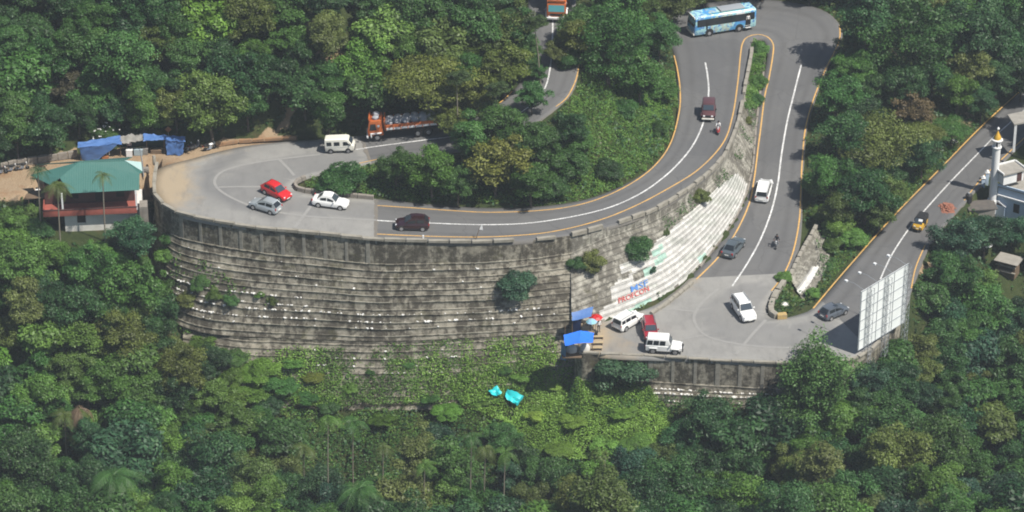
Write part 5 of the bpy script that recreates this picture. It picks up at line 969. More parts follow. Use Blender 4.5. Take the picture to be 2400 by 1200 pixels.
# auto-rickshaw
mw = place(2156, 536, -22, 30); rt = vroot('auto_rickshaw', 'black and yellow auto-rickshaw coming down the right hand road', 'auto-rickshaw', mw)
V = [(1.15, .42), (1.2, .75), (.95, 1.12), (-1.15, 1.05), (-1.2, .4), (.9, .3)]; mb = MB(); mb.prism([(x, -.6, z) for x, z in V], (0, 1.2, 0)); mb.build('body', M['auto_yellow'], rt, smooth=True, bevel=.08)
mb = MB(); mb.loft([[(x, y, z) for y, z in [(.62, 1.05), (.64, 1.5), (.5, 1.74), (-.5, 1.74), (-.64, 1.5), (-.62, 1.05)]] for x in (-1.15, -.6, .2, .55)]); mb.build('hood', M['trim'], rt, smooth=True)
quad(rt, 'windscreen', [(1.0, .5, 1.12), (.62, .46, 1.68), (.62, -.46, 1.68), (1.0, -.5, 1.12)][::-1], M['screen'], .03); blk(rt, 'white_sheet', (.75, .22, 1.5), (.3, .5, .04), M['white_metal'], ry=.9)
for s in (1, -1): wheel(rt, -.75, s*.55, .24, .12, 'steel'); blk(rt, 'doorway', (.0, s*.605, .95), (.7, .05, .55), M['dark']); blk(rt, 'headlight', (1.16, s*.36, .78), (.08, .18, .16), M['lamp'], .03)
wheel(rt, 1.0, .06, .24, .12, 'steel'); blk(rt, 'mudguard', (1.05, 0, .52), (.5, .3, .08), M['auto_yellow'], .03); blk(rt, 'number_plate', (1.22, 0, .6), (.02, .35, .12), M['plate'])

# ---------------------------------------------------------------- people (one continuous skinned body each) and two-wheelers
def body(name, joints, edges, radii, mats, zones, parent=None, smooth=1):
    """joints: name->(x,y,z); grown with a skin surface; zones: function(point)->material index"""
    keys = list(joints); me = bpy.data.meshes.new(name); me.from_pydata([joints[k] for k in keys], [(keys.index(a), keys.index(b_)) for a, b_ in edges], []); o = bpy.data.objects.new(name, me); C.objects.link(o)
    sm = o.modifiers.new('skin', 'SKIN'); 
    for k, v in zip(keys, me.skin_vertices[0].data): v.radius = (radii[k], radii[k]*.85); v.use_root = (k == 'pelvis')
    ss = o.modifiers.new('sub', 'SUBSURF'); ss.levels = ss.render_levels = 1
    bpy.context.view_layer.update(); dg = bpy.context.evaluated_depsgraph_get(); nm = bpy.data.meshes.new_from_object(o.evaluated_get(dg)); C.objects.unlink(o); bpy.data.objects.remove(o)
    nm.materials.clear()
    for m_ in mats: nm.materials.append(m_)
    for p in nm.polygons: p.material_index = zones(p.center); p.use_smooth = True
    nm.name = name; return nm
EDG = [('pelvis', 'chest'), ('chest', 'neck'), ('neck', 'head'), ('head', 'crown')]+[(a+s, b_+s) for s in 'LR' for a, b_ in (('hip', 'knee'), ('knee', 'ankle'), ('ankle', 'toe'), ('sho', 'elb'), ('elb', 'wri'), ('wri', 'hand'))]+[('pelvis', 'hipL'), ('pelvis', 'hipR'), ('chest', 'shoL'), ('chest', 'shoR')]
RAD = dict(pelvis=.15, chest=.16, neck=.06, head=.095, crown=.075)
for s in 'LR': RAD.update({'hip'+s: .1, 'knee'+s: .065, 'ankle'+s: .045, 'toe'+s: .04, 'sho'+s: .065, 'elb'+s: .045, 'wri'+s: .032, 'hand'+s: .038})
def pose(kind_):
    J = {}
    if kind_ == 'stand':
        J = dict(pelvis=(0, 0, .95), chest=(.02, 0, 1.3), neck=(.03, 0, 1.47), head=(.05, 0, 1.58), crown=(.04, 0, 1.68))
        for s, y in (('L', 1), ('R', -1)): J.update({'hip'+s: (0, .1*y, .9), 'knee'+s: (.03, .11*y, .5), 'ankle'+s: (0, .11*y, .09), 'toe'+s: (.16, .13*y, .05), 'sho'+s: (.02, .2*y, 1.38), 'elb'+s: (.0, .25*y, 1.1), 'wri'+s: (.12, .24*y, .88), 'hand'+s: (.15, .23*y, .80)})
    else:  # riding or sitting: thighs forward, arms out to the bars
        J = dict(pelvis=(-.1, 0, .85), chest=(-.02, 0, 1.2), neck=(.02, 0, 1.37), head=(.06, 0, 1.47), crown=(.05, 0, 1.58)); reach = .62 if kind_ == 'ride' else .3
        for s, y in (('L', 1), ('R', -1)): J.update({'hip'+s: (-.08, .1*y, .82), 'knee'+s: (.3, .17*y, .72), 'ankle'+s: (.22, .17*y, .32), 'toe'+s: (.36, .18*y, .28), 'sho'+s: (-.0, .19*y, 1.27), 'elb'+s: (.24, .27*y, 1.06), 'wri'+s: (reach-.14, .27*y, 1.02), 'hand'+s: (reach-.05, .28*y, 1.02)})
    return J
def person(label, loc, rz, kind_, top, legs, hair='hair', parent=None, lift=0.0, group=None, helmet=None):
    J = pose(kind_); hd = Vector(J['head']); ch = J['chest'][2]; pz = J['pelvis'][2]
    def zone(c):
        if c.z > hd.z-.1 and (c-hd).length < .22: return 3 if (c.z > hd.z+.05 or c.x < hd.x-.05) else 0
        if any((c-Vector(J[k])).length < .1 for k in ('handL', 'handR', 'wriL', 'wriR', 'neck')): return 0
        return 1 if c.z > pz+.03 or (abs(c.y) > .17 and c.z > pz-.1 and kind_ == 'stand') else 2
    me = body('person', J, EDG, RAD, [M['skin'], M[top], M[legs], M[hair]], zone)
    o = link('person', me); o.location = loc; o.rotation_euler = (0, 0, rz); tag(o, label, 'person', group)
    mb = MB(); mb.lathe([(.055, -.10), (.108, -.03), (.112, .04), (.075, .11), (.02, .135)], (0, 0, 0), 12); h_ = mb.build('helmet' if helmet else 'hair', M[helmet or hair], o, smooth=True); h_.location = hd+Vector((-.015, 0, .05))
    mb = MB(); mb.box((.085, 0, .0), (.04, .03, .05)); nn_ = mb.build('nose', M['skin'], o); nn_.location = hd; return o
def yaw(dx, dy, px, py): p = rd(px, py); q = rd(px+dx, py+dy); return math.atan2(q.y-p.y, q.x-p.x)
def scooter(mw, label, paint, name='scooter', cat='scooter', group=None, bike=False):
    rt = vroot(name, label, cat, mw, group); m = M[paint]
    wheel(rt, .62, .03, .25, .09, 'steel'); wheel(rt, -.6, .03, .25, .1, 'steel')
    if bike:
        mb = MB(); mb.lathe([(.05, -.34), (.14, -.2), (.16, .1), (.1, .3), (.03, .36)], n=12); o = mb.build('tank', m, rt, smooth=True); o.location = (.15, 0, .82); o.rotation_euler = (0, math.pi/2, 0)
        blk(rt, 'engine', (.05, 0, .45), (.42, .24, .34), M['grey_metal'], .05); blk(rt, 'seat', (-.38, 0, .83), (.75, .24, .1), M['trim'], .04); mb = MB(); mb.path([(-.6, 0, .3), (-.2, 0, .5), (.3, 0, .78), (.38, 0, .95)], .035, .035, 6); mb.build('frame', M['trim'], rt); mb = MB(); mb.tube((-.5, -.14, .35), (.1, -.14, .3), .05); mb.build('exhaust', M['chrome'], rt)
    else:
        mb = MB(); V = [(-.75, .45), (-.85, .7), (-.5, .78), (.0, .74), (.05, .4), (.35, .34), (.42, .95), (.52, .95), (.55, .3), (.1, .22), (-.3, .3)]; mb.prism([(x, -.14, z) for x, z in V], (0, .28, 0)); mb.build('body', m, rt, smooth=True, bevel=.04); blk(rt, 'seat', (-.35, 0, .8), (.7, .26, .1), M['trim'], .04); blk(rt, 'front_apron', (.47, 0, .62), (.08, .42, .55), m, .04); blk(rt, 'mudguard', (.62, 0, .42), (.4, .14, .1), m, .04)
    mb = MB(); mb.tube((.62, 0, .25), (.42, 0, 1.0), .03); mb.build('fork', M['grey_metal'], rt); mb = MB(); mb.tube((.40, -.34, 1.03), (.40, .34, 1.03), .022); mb.build('handlebar', M['trim'], rt); blk(rt, 'headlight', (.53, 0, .98), (.1, .2, .16), M['lamp'], .04); blk(rt, 'tail_light', (-.88, 0, .72), (.05, .16, .08), M['red_lamp']); blk(rt, 'number_plate', (.62, 0, .82), (.02, .2, .14), M['plate'])
    for s in (1, -1): blk(rt, 'mirror', (.36, s*.34, 1.2), (.03, .12, .09), M['trim']); 
    return rt
mw = place(1683, 311, -1, 20); scooter(mw, 'red scooter ridden downhill in front of the dull maroon jeep', 'red_paint'); p = mw.translation
person('person in white shirt riding the red scooter', p+Vector((0, 0, .04)), yaw(-1, 20, 1683, 311), 'ride', 'cloth_white', 'cloth_grey', helmet='cloth_dark')
mw = place(1820, 577, -4, 20); scooter(mw, 'black motorcycle on the lower straight to the right of the white line', 'trim', 'motorcycle', 'motorcycle', bike=True); p = mw.translation
person('person in dark clothes riding the black motorcycle', p+Vector((0, 0, .04)), yaw(-4, 20, 1820, 577), 'ride', 'cloth_dark', 'cloth_grey', helmet='trim')
def yard(px, py, dz=0.0): p = hit(px, py, 0); return Vector((p.x, p.y, p.z+dz))
def parked(px, py, ang, label, paint, bike=True):
    p = yard(px, py); mw = Matrix.Translation(p) @ Matrix.Rotation(ang, 4, 'Z') @ Matrix.Rotation(.12, 4, 'X'); return scooter(mw, label, paint, 'motorcycle' if bike else 'scooter', 'motorcycle' if bike else 'scooter', 'two-wheelers parked on the dirt yard', bike)
parked(492, 352, .5, 'black and white motorcycle parked at the right end of the stalls', 'white_paint'); parked(440, 355, .9, 'dark motorcycle parked in the shade right of the blue tarpaulin', 'trim'); parked(456, 350, .8, 'dark scooter parked in the shade between two motorcycles', 'grey_blue', False)
parked(26, 402, .2, 'black motorcycle parked by the low stone wall, left one of two', 'trim'); parked(52, 398, .2, 'black motorcycle parked by the low stone wall, right one of two', 'trim'); parked(2, 408, .2, 'motorcycle parked at the left edge of the picture by the low wall', 'trim')
q = BUS @ Vector((-b+1.15, hw-.12, .72)); fd = (BUS @ Vector((-b+1.15, hw+1, .72)))-q; person('person in white shirt standing in the open bus doorway', q+Vector((fd.x*.1, fd.y*.1, 0)), math.atan2(fd.y, fd.x), 'stand', 'cloth_white', 'cloth_dark')
# ---------------------------------------------------------------- buildings, stalls, hoarding, kerbs and small things
def local(rt, pts): inv = rt.matrix_basis.inverted(); return [inv @ at(*p) for p in pts]
def sheet(rt, name, pts, m, nx=14, ny=9, sag=.14, rag=.05, th=.02, seed=1):
    """a slack cloth or sheet between four corners, with folds, ragged edge and thickness"""
    rng = random.Random(seed); A, B, D, E = (Vector(p) for p in pts); V = []; F = []; n = (B-A).cross(E-A).normalized(); n = n if n.z >= 0 else -n
    for j in range(ny+1):
        for i in range(nx+1):
            u = i/nx; v = j/ny; p = A.lerp(B, u).lerp(E.lerp(D, u), v); p -= Vector((0, 0, sag*4*u*(1-u)*4*v*(1-v)*.5)); p += n*(mnoise.noise((u*5+seed, v*4, seed*1.7))*sag*1.1+mnoise.noise((u*3+v*9+seed, v*2, seed*.7))*sag*.6)
            if i in (0, nx) or j in (0, ny): p += Vector((rng.uniform(-1, 1), rng.uniform(-1, 1), rng.uniform(-1, 1)))*rag
            V.append(p)
    k = nx+1; F = [(j*k+i, j*k+i+1, (j+1)*k+i+1, (j+1)*k+i) for j in range(ny) for i in range(nx)]; mm = len(V)
    edge = [(i, i+1) for i in range(nx)]+[(j*k+nx, (j+1)*k+nx) for j in range(ny)]+[(ny*k+i+1, ny*k+i) for i in range(nx)]+[((j+1)*k, j*k) for j in range(ny)]
    mb = MB(); mb.add(V+[p-n*th for p in V], F+[tuple(q+mm for q in f[::-1]) for f in F]+[(a, a+mm, b_+mm, b_) for a, b_ in edge]); return mb.build(name, m, rt, smooth=True)
def blocks(rt, name, pts, gap, hgt, wid, m, seed=2, lean=.04, dz=0.0):
    """a row of separate blocks along a line of ground points"""
    rng = random.Random(seed); P3 = [Vector(p) for p in pts]; acc = []; 
    for i in range(len(P3)-1):
        d = P3[i+1]-P3[i]; n = max(1, round(d.length/gap)); acc += [P3[i].lerp(P3[i+1], k/n) for k in range(n)]
    acc.append(P3[-1])
    for a, b_ in zip(acc, acc[1:]):
        d = b_-a; mb = MB(); mb.box((0, 0, 0), (d.length*rng.uniform(.88, .985), wid*rng.uniform(.9, 1.1), hgt*rng.uniform(.85, 1.15))); o = mb.build(name, m, rt, bevel=min(.04, hgt*.15)); o.location = (a+b_)/2-rt.location+Vector((0, 0, hgt*.42+dz)); o.rotation_euler = (rng.uniform(-lean, lean), -math.asin(max(-1, min(1, d.z/d.length)))+rng.uniform(-lean, lean)*.5, math.atan2(d.y, d.x)+rng.uniform(-lean, lean))
# house with green roof
O = at(154, 545, 7.3); e = at(326, 445, 12.7)-at(166, 452, 12.7); rt = root('house', 'two storey house with green hipped metal roof and red balcony beside the left hairpin', 'house', O, (0, 0, math.atan2(e.y, e.x)))
rz_ = 14.5; rcr = 13.6; rev = 12.7
RID0, RID1, CR0, CR1, EV0, EV1 = (186,379,rz_), (292,376,rz_), (140,417,rcr), (327,407,rcr), (164,453,rev), (326,445,rev)
for nm, pts in (('roof_slope', [RID0, RID1, CR1, CR0]), ('veranda_roof', [CR0, CR1, EV1, EV0]), ('roof_slope', [(71,410,13.0), RID0, CR0, (117,433,12.9)]), ('roof_slope', [RID1, (331,380,13.2), (334,404,13.3), CR1])):
    pl = local(rt, pts); n = (pl[1]-pl[0]).cross(pl[2]-pl[0]).normalized(); n = n if n.z > 0 else -n; mb = MB(); mb.prism([p-n*.0 for p in pl], -n*.07); mb.build(nm, M['roof_green'], rt)
l0, l1 = local(rt, [(186,379,rz_), (292,376,rz_)]); lb = [l0, l1, l1+Vector((.8, 3.6, -1.5)), l0+Vector((-5.0, 2.6, -1.5))]; mb = MB(); mb.prism(lb, (0, 0, -.07)); mb.build('roof_slope', M['roof_green'], rt); mb = MB(); mb.tube(l0, l1, .09); mb.build('ridge_cap', M['roof_green'], rt)
pl = local(rt, [(292,376,rz_+.04), (331,380,13.24), (334,402,13.33)]); mb = MB(); mb.prism(pl, (0, 0, .03)); mb.build('roof_glint_sheet', mat('painted_sun_glint', (.42, .58, .56), .4), rt)  # added pale sheet paints the sun glint on the right hip
blk(rt, 'ground_floor_wall', (3.6, 2.5, 1.15), (7.2, 5.0, 2.7), M['limewash']); blk(rt, 'window_opening', (1.9, -.02, 1.75), (.95, .08, 1.0), M['dark']); blk(rt, 'window_sill', (1.9, -.06, 1.2), (1.1, .14, .08), M['limewash'])
blk(rt, 'side_room', (8.0, 2.6, 1.2), (1.6, 4.4, 2.8), M['limewash']); blk(rt, 'balcony_shade_box', (-1.1, 2.4, 1.15), (2.1, 1.0, 2.5), M['dark'])  # black box beside the ground floor stands in for shade under the balcony
blk(rt, 'balcony_floor', (2.95, 1.4, 2.62), (10.6, 4.2, .2), M['red_oxide']); blk(rt, 'balcony_parapet', (2.95, -.66, 2.92), (10.6, .12, .8), M['red_oxide'], .02); blk(rt, 'balcony_parapet', (-2.3, .9, 2.92), (.12, 3.0, .8), M['red_oxide'], .02); blk(rt, 'parapet_ledge', (2.95, -.66, 3.34), (10.7, .2, .06), M['dull_red'])
blk(rt, 'upper_wall', (2.9, 2.9, 4.0), (10.2, 2.0, 2.55), M['dull_red']);  # red darkened to carry the deep shade under the roof
for s in (-.1, 8.25): blk(rt, 'post', (s, -.45, 4.1), (.18, .18, 2.5), M['white_metal'])
for s in (1.2, 4.0, 6.4): blk(rt, 'doorway' if s == 4.0 else 'window_opening', (s, 1.88, 3.9), (.9, .06, 1.9 if s == 4.0 else 1.1), M['dark'])
blk(rt, 'steps', (9.0, .4, 1.6), (.9, 1.6, 3.0), M['rubble']); blk(rt, 'foundation', (3.4, -.25, -.7), (8.4, 1.0, 1.4), M['rubble'], .05)
q = at(96, 470, 9.9); rt = root('lean_to_shed', 'dark open lean-to shed with white tank left of the green-roofed house', 'shed', q); blk(rt, 'wall', (0, .8, -.6), (2.6, .15, 2.6), M['dark']); blk(rt, 'roof', (-.4, .1, .75), (2.6, 1.9, .08), M['wood'], ry=-.12); 
for x in (-1.3, .9): blk(rt, 'post', (x, -.7, -.6), (.1, .1, 2.6), M['wood'])
q = at(87, 452, 9.7); rt = root('water_tank', 'white plastic tank standing in the lean-to left of the green-roofed house', 'tank', q); mb = MB(); mb.lathe([(.38, -.5), (.42, -.4), (.42, .3), (.3, .5), (.1, .58)], n=14); mb.build('tank_body', M['white_metal'], rt, smooth=True); mb = MB(); mb.lathe([(.14, .55), (.14, .66)], n=10); mb.build('lid', M['trim'], rt)
# low wall and blue stall on the dirt yard
rt = root('low_stone_wall', 'low grey stone wall along the dirt yard left of the blue tarpaulin', 'wall', at(110, 380, 10.8)); tag(rt, kind='thing'); blocks(rt, 'stone', [at(-20,402,10.8), at(40,388,10.8), at(112,377,10.8), at(182,366,10.9)], 1.1, .85, .35, M['rubble'], 3)
rt = root('laterite_kerb', 'row of orange earth-stained kerb blocks at the foot of the slope behind the left hairpin', 'kerb', at(610, 330, 11.0)); tag(rt, kind='thing'); blocks(rt, 'kerb_block', [at(505,343,10.8), at(560,334,10.9), at(620,330,11.0), at(695,325,11.15)], 1.9, .4, .35, mat('laterite', (.36, .2, .1), .95, (.25, .17, .11), 2), 4)
rt = root('tarpaulin_stall', 'long roadside stall under blue tarpaulins and a grey sheet at the foot of the wood', 'stall', at(300, 368, 10.75)); L_ = lambda *p: [at(*q)-rt.location for q in p]
sheet(rt, 'blue_canopy', L_((182,332,12.9),(282,318,13.0),(286,337,12.75),(183,346,12.7)), M['tarp_blue'], sag=.15, seed=2); sheet(rt, 'hanging_tarpaulin', L_((186,345,12.75),(276,338,12.75),(231,374,10.8),(192,376,10.75)), M['tarp_blue'], 8, 6, .12, .03, seed=3)
sheet(rt, 'grey_sheet', L_((280,318,12.95),(336,314,13.05),(336,330,12.85),(284,335,12.8)), M['tarp_grey'], sag=.2, rag=.08, seed=4); sheet(rt, 'blue_canopy', L_((336,314,13.1),(392,317,13.0),(388,328,12.8),(336,330,12.85)), M['tarp_blue'], sag=.12, seed=5); sheet(rt, 'hanging_tarpaulin', L_((388,328,12.7),(432,330,12.7),(428,364,10.8),(391,363,10.8)), M['tarp_blue'], sag=.1, seed=6); sheet(rt, 'blue_canopy', L_((388,317,12.9),(434,320,12.8),(434,332,12.65),(388,329,12.7)), M['tarp_blue'], sag=.1, seed=7)
sheet(rt, 'back_sheet', L_((286,326,12.7),(390,322,12.7),(390,342,10.8),(286,346,10.8)), mat('dark_green_net', (.02, .06, .05), .9), sag=.1, seed=8)
for x, y in ((283,366),(345,361),(386,360),(429,362),(190,376)): p = at(x, y, 10.75)-rt.location; mb = MB(); mb.tube(p, p+Vector((0, 0, 2.05)), .055); mb.build('post', M['wood'], rt)
def thing_box(name, label, cat, px, py, z, d, m, rz=0.0, bevel=.03, group=None): r_ = root(name, label, cat, at(px, py, z), (0, 0, rz), group); blk(r_, 'top', (0, 0, d[2]-.04), (d[0], d[1], .08), m, bevel); blk(r_, 'front_panel', (0, -d[1]/2+.04, (d[2]-.08)/2), (d[0]-.08, .06, d[2]-.09), m); [blk(r_, 'leg', (sx*(d[0]/2-.06), sy*(d[1]/2-.06), (d[2]-.08)/2), (.07, .07, d[2]-.08), M['wood']) for sx in (-1, 1) for sy in (-1, 1)]; return r_
thing_box('counter', 'white draped counter in the middle of the blue tarpaulin stall', 'counter', 304, 365, 10.75, (.8, .6, .85), M['cloth_white']); thing_box('counter', 'pale grey blue counter right of the white draped one', 'counter', 325, 362, 10.75, (1.1, .6, .75), mat('pale_grey_blue', (.35, .43, .46), .7)); thing_box('counter', 'grey counter at the right under the grey sheet', 'counter', 341, 360, 10.75, (.7, .6, .8), M['tarp_grey']); thing_box('bench', 'wooden bench under the right blue canopy of the long stall', 'bench', 366, 359, 10.75, (1.3, .35, .45), M['wood']); thing_box('bench', 'small orange brown bench on the dirt beside the hanging tarpaulin', 'bench', 247, 371, 10.75, (.8, .4, .35), mat('orange_wood', (.4, .17, .07), .8))
person('person in pinkish clothes behind the white counter of the long stall', at(304, 358, 10.78), -1.6, 'stand', 'cloth_pink', 'cloth_dark'); person('person in white sitting at the edge of the hanging blue tarpaulin', at(252, 366, 10.72), -1.2, 'sit', 'cloth_white', 'cloth_white')
r_ = root('utility_post', 'dark leaning post behind the right corner of the green roof', 'post', at(336, 408, 10.3)); mb = MB(); mb.path([(0, 0, -.3), (-.05, 0, 1.6), (-.22, 0, 3.3)], .09, .06, 7); mb.build('pole', M['grey_metal'], r_, smooth=True); blk(r_, 'bracket', (-.2, 0, 3.1), (.5, .06, .06), M['grey_metal'])
r_ = root('warning_sign', 'faded orange diamond sign at the edge of the wood above the stall', 'road sign', at(396, 335, 11.3)); mb = MB(); mb.tube((0, 0, -.3), (0, 0, 1.6), .035); mb.build('pole', M['grey_metal'], r_); mb = MB(); mb.prism([(0, -.04, 1.4), (.4, -.04, 1.8), (0, -.04, 2.2), (-.4, -.04, 1.8)], (0, .03, 0)); mb.build('sign_plate', mat('faded_orange_sign', (.32, .14, .07), .7), r_)
for k, (x, y, d, mm, lb) in enumerate(((342,402,(.7,.5,.5),'rubble','small heap-like stone block at the end of the long wall parapet'),(362,385,(.35,.35,1.1),'kerb','pale stub of stone pillar at the upper left end of the parapet'))): r_ = root('stone_block', lb, 'stone', at(x, y, 10.5)); blk(r_, 'stone', (0, 0, d[2]/2-.05), d, M[mm], .06, rz=.4*k); blk(r_, 'cap', (0, 0, d[2]-.02), (d[0]*.9, d[1]*.9, .1), M[mm], .03, rz=.4*k+.2)
# kerbs
rt = root('kerb_wall', 'low dark stone kerb round the grassy tip inside the left hairpin', 'kerb', rd(700, 448)); tag(rt, kind='thing'); blocks(rt, 'kerb_stone', [rd(716,419), rd(696,429), rd(690,438), rd(697,446), rd(715,451), rd(760,456), rd(820,462), rd(876,467)], .8, .55, .35, M['rubble'], 6)
rt = root('kerb_wall', 'broad concrete kerb with worn yellow stripes round the nose of the lower hairpin', 'kerb', rd(1805, 735)); tag(rt, kind='thing')
for i, (a, b_) in enumerate(zip([(1838,664),(1822,686),(1812,706),(1806,724),(1808,737),(1820,746)], [(1822,686),(1812,706),(1806,724),(1808,737),(1820,746),(1844,744)])): blocks(rt, 'kerb_block', [rd(*a), rd(*b_)], 1.6, .6, .62, M['kerb_yellow'] if i == 5 else M['kerb'], 7+i, .015)
rt = root('kerb_stones', 'row of loose yellowish kerb blocks along the foot of the whitewashed wall', 'kerb', rd(1570, 705)); tag(rt, kind='thing'); blocks(rt, 'kerb_stone', [rd(1526,737), rd(1556,719), rd(1590,692), rd(1624,664)], 1.05, .38, .42, M['kerb'], 9, .09)
rt = root('roadside_kerb', 'dark kerb stones between the yellow line and the foot of the curving wall', 'kerb', rd(1765, 400)); tag(rt, kind='thing'); blocks(rt, 'kerb_stone', [rd(1640,628), rd(1683,572), rd(1726,510), rd(1752,450), rd(1765,390), rd(1772,300), rd(1780,230), rd(1790,170)], 2.2, .28, .25, M['rubble'], 10, .03)
# hoarding
A = at(2010, 822, .35); B = at(2120, 754, .35); u = (B-A); Lb = u.length; u.normalize(); nf = Vector((-u.y, u.x, 0)); rt = root('billboard', 'tall white billboard seen from behind, with lattice frame, beside the lower hairpin', 'billboard', A, (0, 0, math.atan2(u.y, u.x))); HB = 7.65
mb = MB(); mb.box((Lb/2, .0, HB/2), (Lb, .05, HB)); mb.build('sheet', M['board'], rt)
for k in range(7): blk(rt, 'crossbar', (Lb/2, -.08, HB*k/6 if k else .05), (Lb, .05, .045), M['grey_metal'])
for s in (.02, .36, .70): blk(rt, 'upright', (Lb*s if s > .1 else .05, -.08, HB/2), (.04, .04, HB), M['grey_metal'])
for s in (.16, .53, .95):
    x = Lb*s; mb = MB()
    for dx, dy in ((-.28, -.12), (.28, -.12), (-.28, -.62), (.28, -.62)): mb.tube((x+dx, dy, -5.2), (x+dx, dy, HB+.05),   .026, n=5)
    k = 0; z = -5.0
    while z < HB-.1:
        z2 = z+.52; a = (-.28, .28) if k % 2 else (.28, -.28)
        for yy in (-.12, -.62): mb.tube((x+a[0], yy, z), (x+a[1], yy, z2), .016, n=4); mb.tube((x-.28, yy, z), (x+.28, yy, z), .014, n=4)
        for xx in (-.28, .28): mb.tube((x+xx, -.12 if k % 2 else -.62, z), (x+xx, -.62 if k % 2 else -.12, z2), .014, n=4)
        z = z2; k += 1
    mb.build('lattice_column', M['grey_metal'], rt)
for s in (.06, .34, .66, .95):
    mb = MB(); mb.path([(Lb*s, 0, HB), (Lb*s, 1.3, HB+.3), (Lb*s, 2.4, HB+.25)], .03, .025, 5); f = mb.build('lamp_arm', M['grey_metal'], rt); o = blk(f, 'lamp_head', (Lb*s, 2.5, HB+.18), (.3, .36, .2), M['white_metal'], .04)
# road sign on the long wall, marker post, yellow pipe
r_ = root('road_sign', 'white triangular road sign leaning on its post above the long stepped wall', 'road sign', rd(1114, 561)); mb = MB(); mb.tube((0, 0, -.3), (.5, .1, 1.5), .04); mb.build('pole', M['wood'], r_); mb = MB(); mb.prism([(.42, .05, 1.25), (.86, .1, 1.15), (.78, .08, 1.95)], (-.01, .03, 0)); mb.build('sign_plate', M['white_metal'], r_)
r_ = root('marker_post', 'small white marker post on the parapet left of the triangular sign', 'post', rd(992, 564)); blk(r_, 'post', (0, 0, .35), (.16, .16, .7), M['white_metal'], .03); blk(r_, 'base', (0, 0, .05), (.3, .3, .12), M['kerb'], .02)
r_ = root('drain_pipe', 'yellowish drain pipe with white foot on the panelled platform wall', 'pipe', at(1572, 889, -3.3)); mb = MB(); mb.tube((0, -.12, .1), (0, -.12, 3.2), .09); mb.build('pipe', M['kerb_yellow'], r_, smooth=True); blk(r_, 'foot', (0, -.12, .05), (.38, .32, .34), M['white_wall'], .03)
# stalls at the lower hairpin
rt = root('canopy_stall', 'small stall under a bright blue peaked canopy at the left end of the platform', 'stall', at(1358, 820, -.0)); L_ = lambda *p: [at(*q)-rt.location for q in p]
sheet(rt, 'canopy', L_((1321,785,2.3),(1360,775,2.5),(1357,804,2.35),(1324,811,2.1)), M['tarp_bright'], 5, 4, .06, .02, seed=11); sheet(rt, 'canopy', L_((1360,775,2.5),(1392,780,2.3),(1390,803,2.15),(1357,804,2.35)), M['tarp_bright'], 5, 4, .06, .02, seed=12)
sheet(rt, 'hanging_tarpaulin', L_((1316,800,1.6),(1326,810,1.9),(1326,845,-.6),(1314,842,-.8)), M['tarp_blue'], 3, 6, .08, .03, seed=13)
for x, y in ((1326,826),(1388,822),(1390,800),(1324,804)): p = at(x, y, .0)-rt.location; mb = MB(); mb.tube(p-Vector((0, 0, .4)), p+Vector((0, 0, 2.2)), .045); mb.build('post', M['wood'], rt)
blk(rt, 'deck', tuple(at(1340, 830, -.1)-rt.location), (2.2, 1.6, .12), M['wood'])
for k, (x, y, w_, lb) in enumerate(((1340,826,1.05,'left white sack bundle under the bright blue canopy'),(1371,822,1.0,'right white sack bundle under the bright blue canopy'))):
    r_ = root('sack_bundle', lb, 'sack', at(x, y, .05)); mb = MB(); mb.lathe([(.32, 0), (.55, .12), (.56, .55), (.42, .8), (.12, .88)], n=14); o = mb.build('sack', M['limewash'], r_, smooth=True); o.scale = (w_, .75, 1); blk(r_, 'tie', (0, 0, .82), (.16, .16, .14), M['cardboard'], .03)
rt = root('tarpaulin_kiosk', 'kiosk under a dull blue tarpaulin against the end of the long stepped wall', 'stall', at(1360, 770, .05)); L_ = lambda *p: [at(*q)-rt.location for q in p]
sheet(rt, 'canopy', L_((1340,733,2.7),(1391,718,2.8),(1386,742,2.3),(1341,752,2.2)), M['tarp_blue'], 7, 4, .1, .03, seed=14); sheet(rt, 'side_sheet', L_((1339,750,2.1),(1362,748,2.1),(1360,776,.3),(1341,776,.3)), mat('dark_blue_sheet', (.012, .035, .13), .6), 5, 4, .08, .02, seed=15)
for x, y in ((1341,786),(1386,776),(1388,756)): p = at(x, y, .05)-rt.location; mb = MB(); mb.tube(p, p+Vector((0, 0, 2.3)), .045); mb.build('post', M['wood'], rt)
thing_box('table', 'grey drum-like table in front of the dull blue kiosk', 'table', 1372, 774, .05, (.95, .7, .8), M['tarp_grey']); 
for k, (x, y, z) in enumerate(((1361,757,.9),(1368,752,.95),(1376,752,.9))): r_ = root('carton', ['leftmost brown carton on the kiosk table', 'middle brown carton on the kiosk table', 'rightmost brown carton on the kiosk table'][k], 'carton', at(x, y+6, z), (0, 0, .3*k)); blk(r_, 'box', (0, 0, .16), (.42, .34, .32), M['cardboard'], .01); blk(r_, 'flap', (0, -.2, .34), (.4, .2, .015), M['cardboard'])
def umbrella(label, px, py, z, m1, m2, r=.75):
    r_ = root('umbrella', label, 'umbrella', at(px, py, z)); mb = MB(); mb.tube((0, 0, 0), (0, 0, 2.1), .025); mb.build('pole', M['grey_metal'], r_)
    for k in range(8): a0 = k*math.pi/4; a1 = a0+math.pi/4; mb = MB(); q = [(0, 0, 2.15), (r*.6*math.cos(a0), r*.6*math.sin(a0), 2.02), (r*math.cos(a0), r*math.sin(a0), 1.8), (r*math.cos(a1), r*math.sin(a1), 1.8), (r*.6*math.cos(a1), r*.6*math.sin(a1), 2.02)]; mb.add(q, [(0, 1, 4), (1, 2, 3, 4)]); mb.build('umbrella_panel', m1 if k % 2 else m2, r_)
umbrella('red and white umbrella beside the dull blue kiosk', 1396, 776, .05, M['red_paint'], M['red_lamp'], .8); umbrella('pale blue umbrella in front of the red one', 1386, 786, .05, M['cloth_blue'], mat('pale_teal_cloth', (.25, .5, .55), .9), .65)
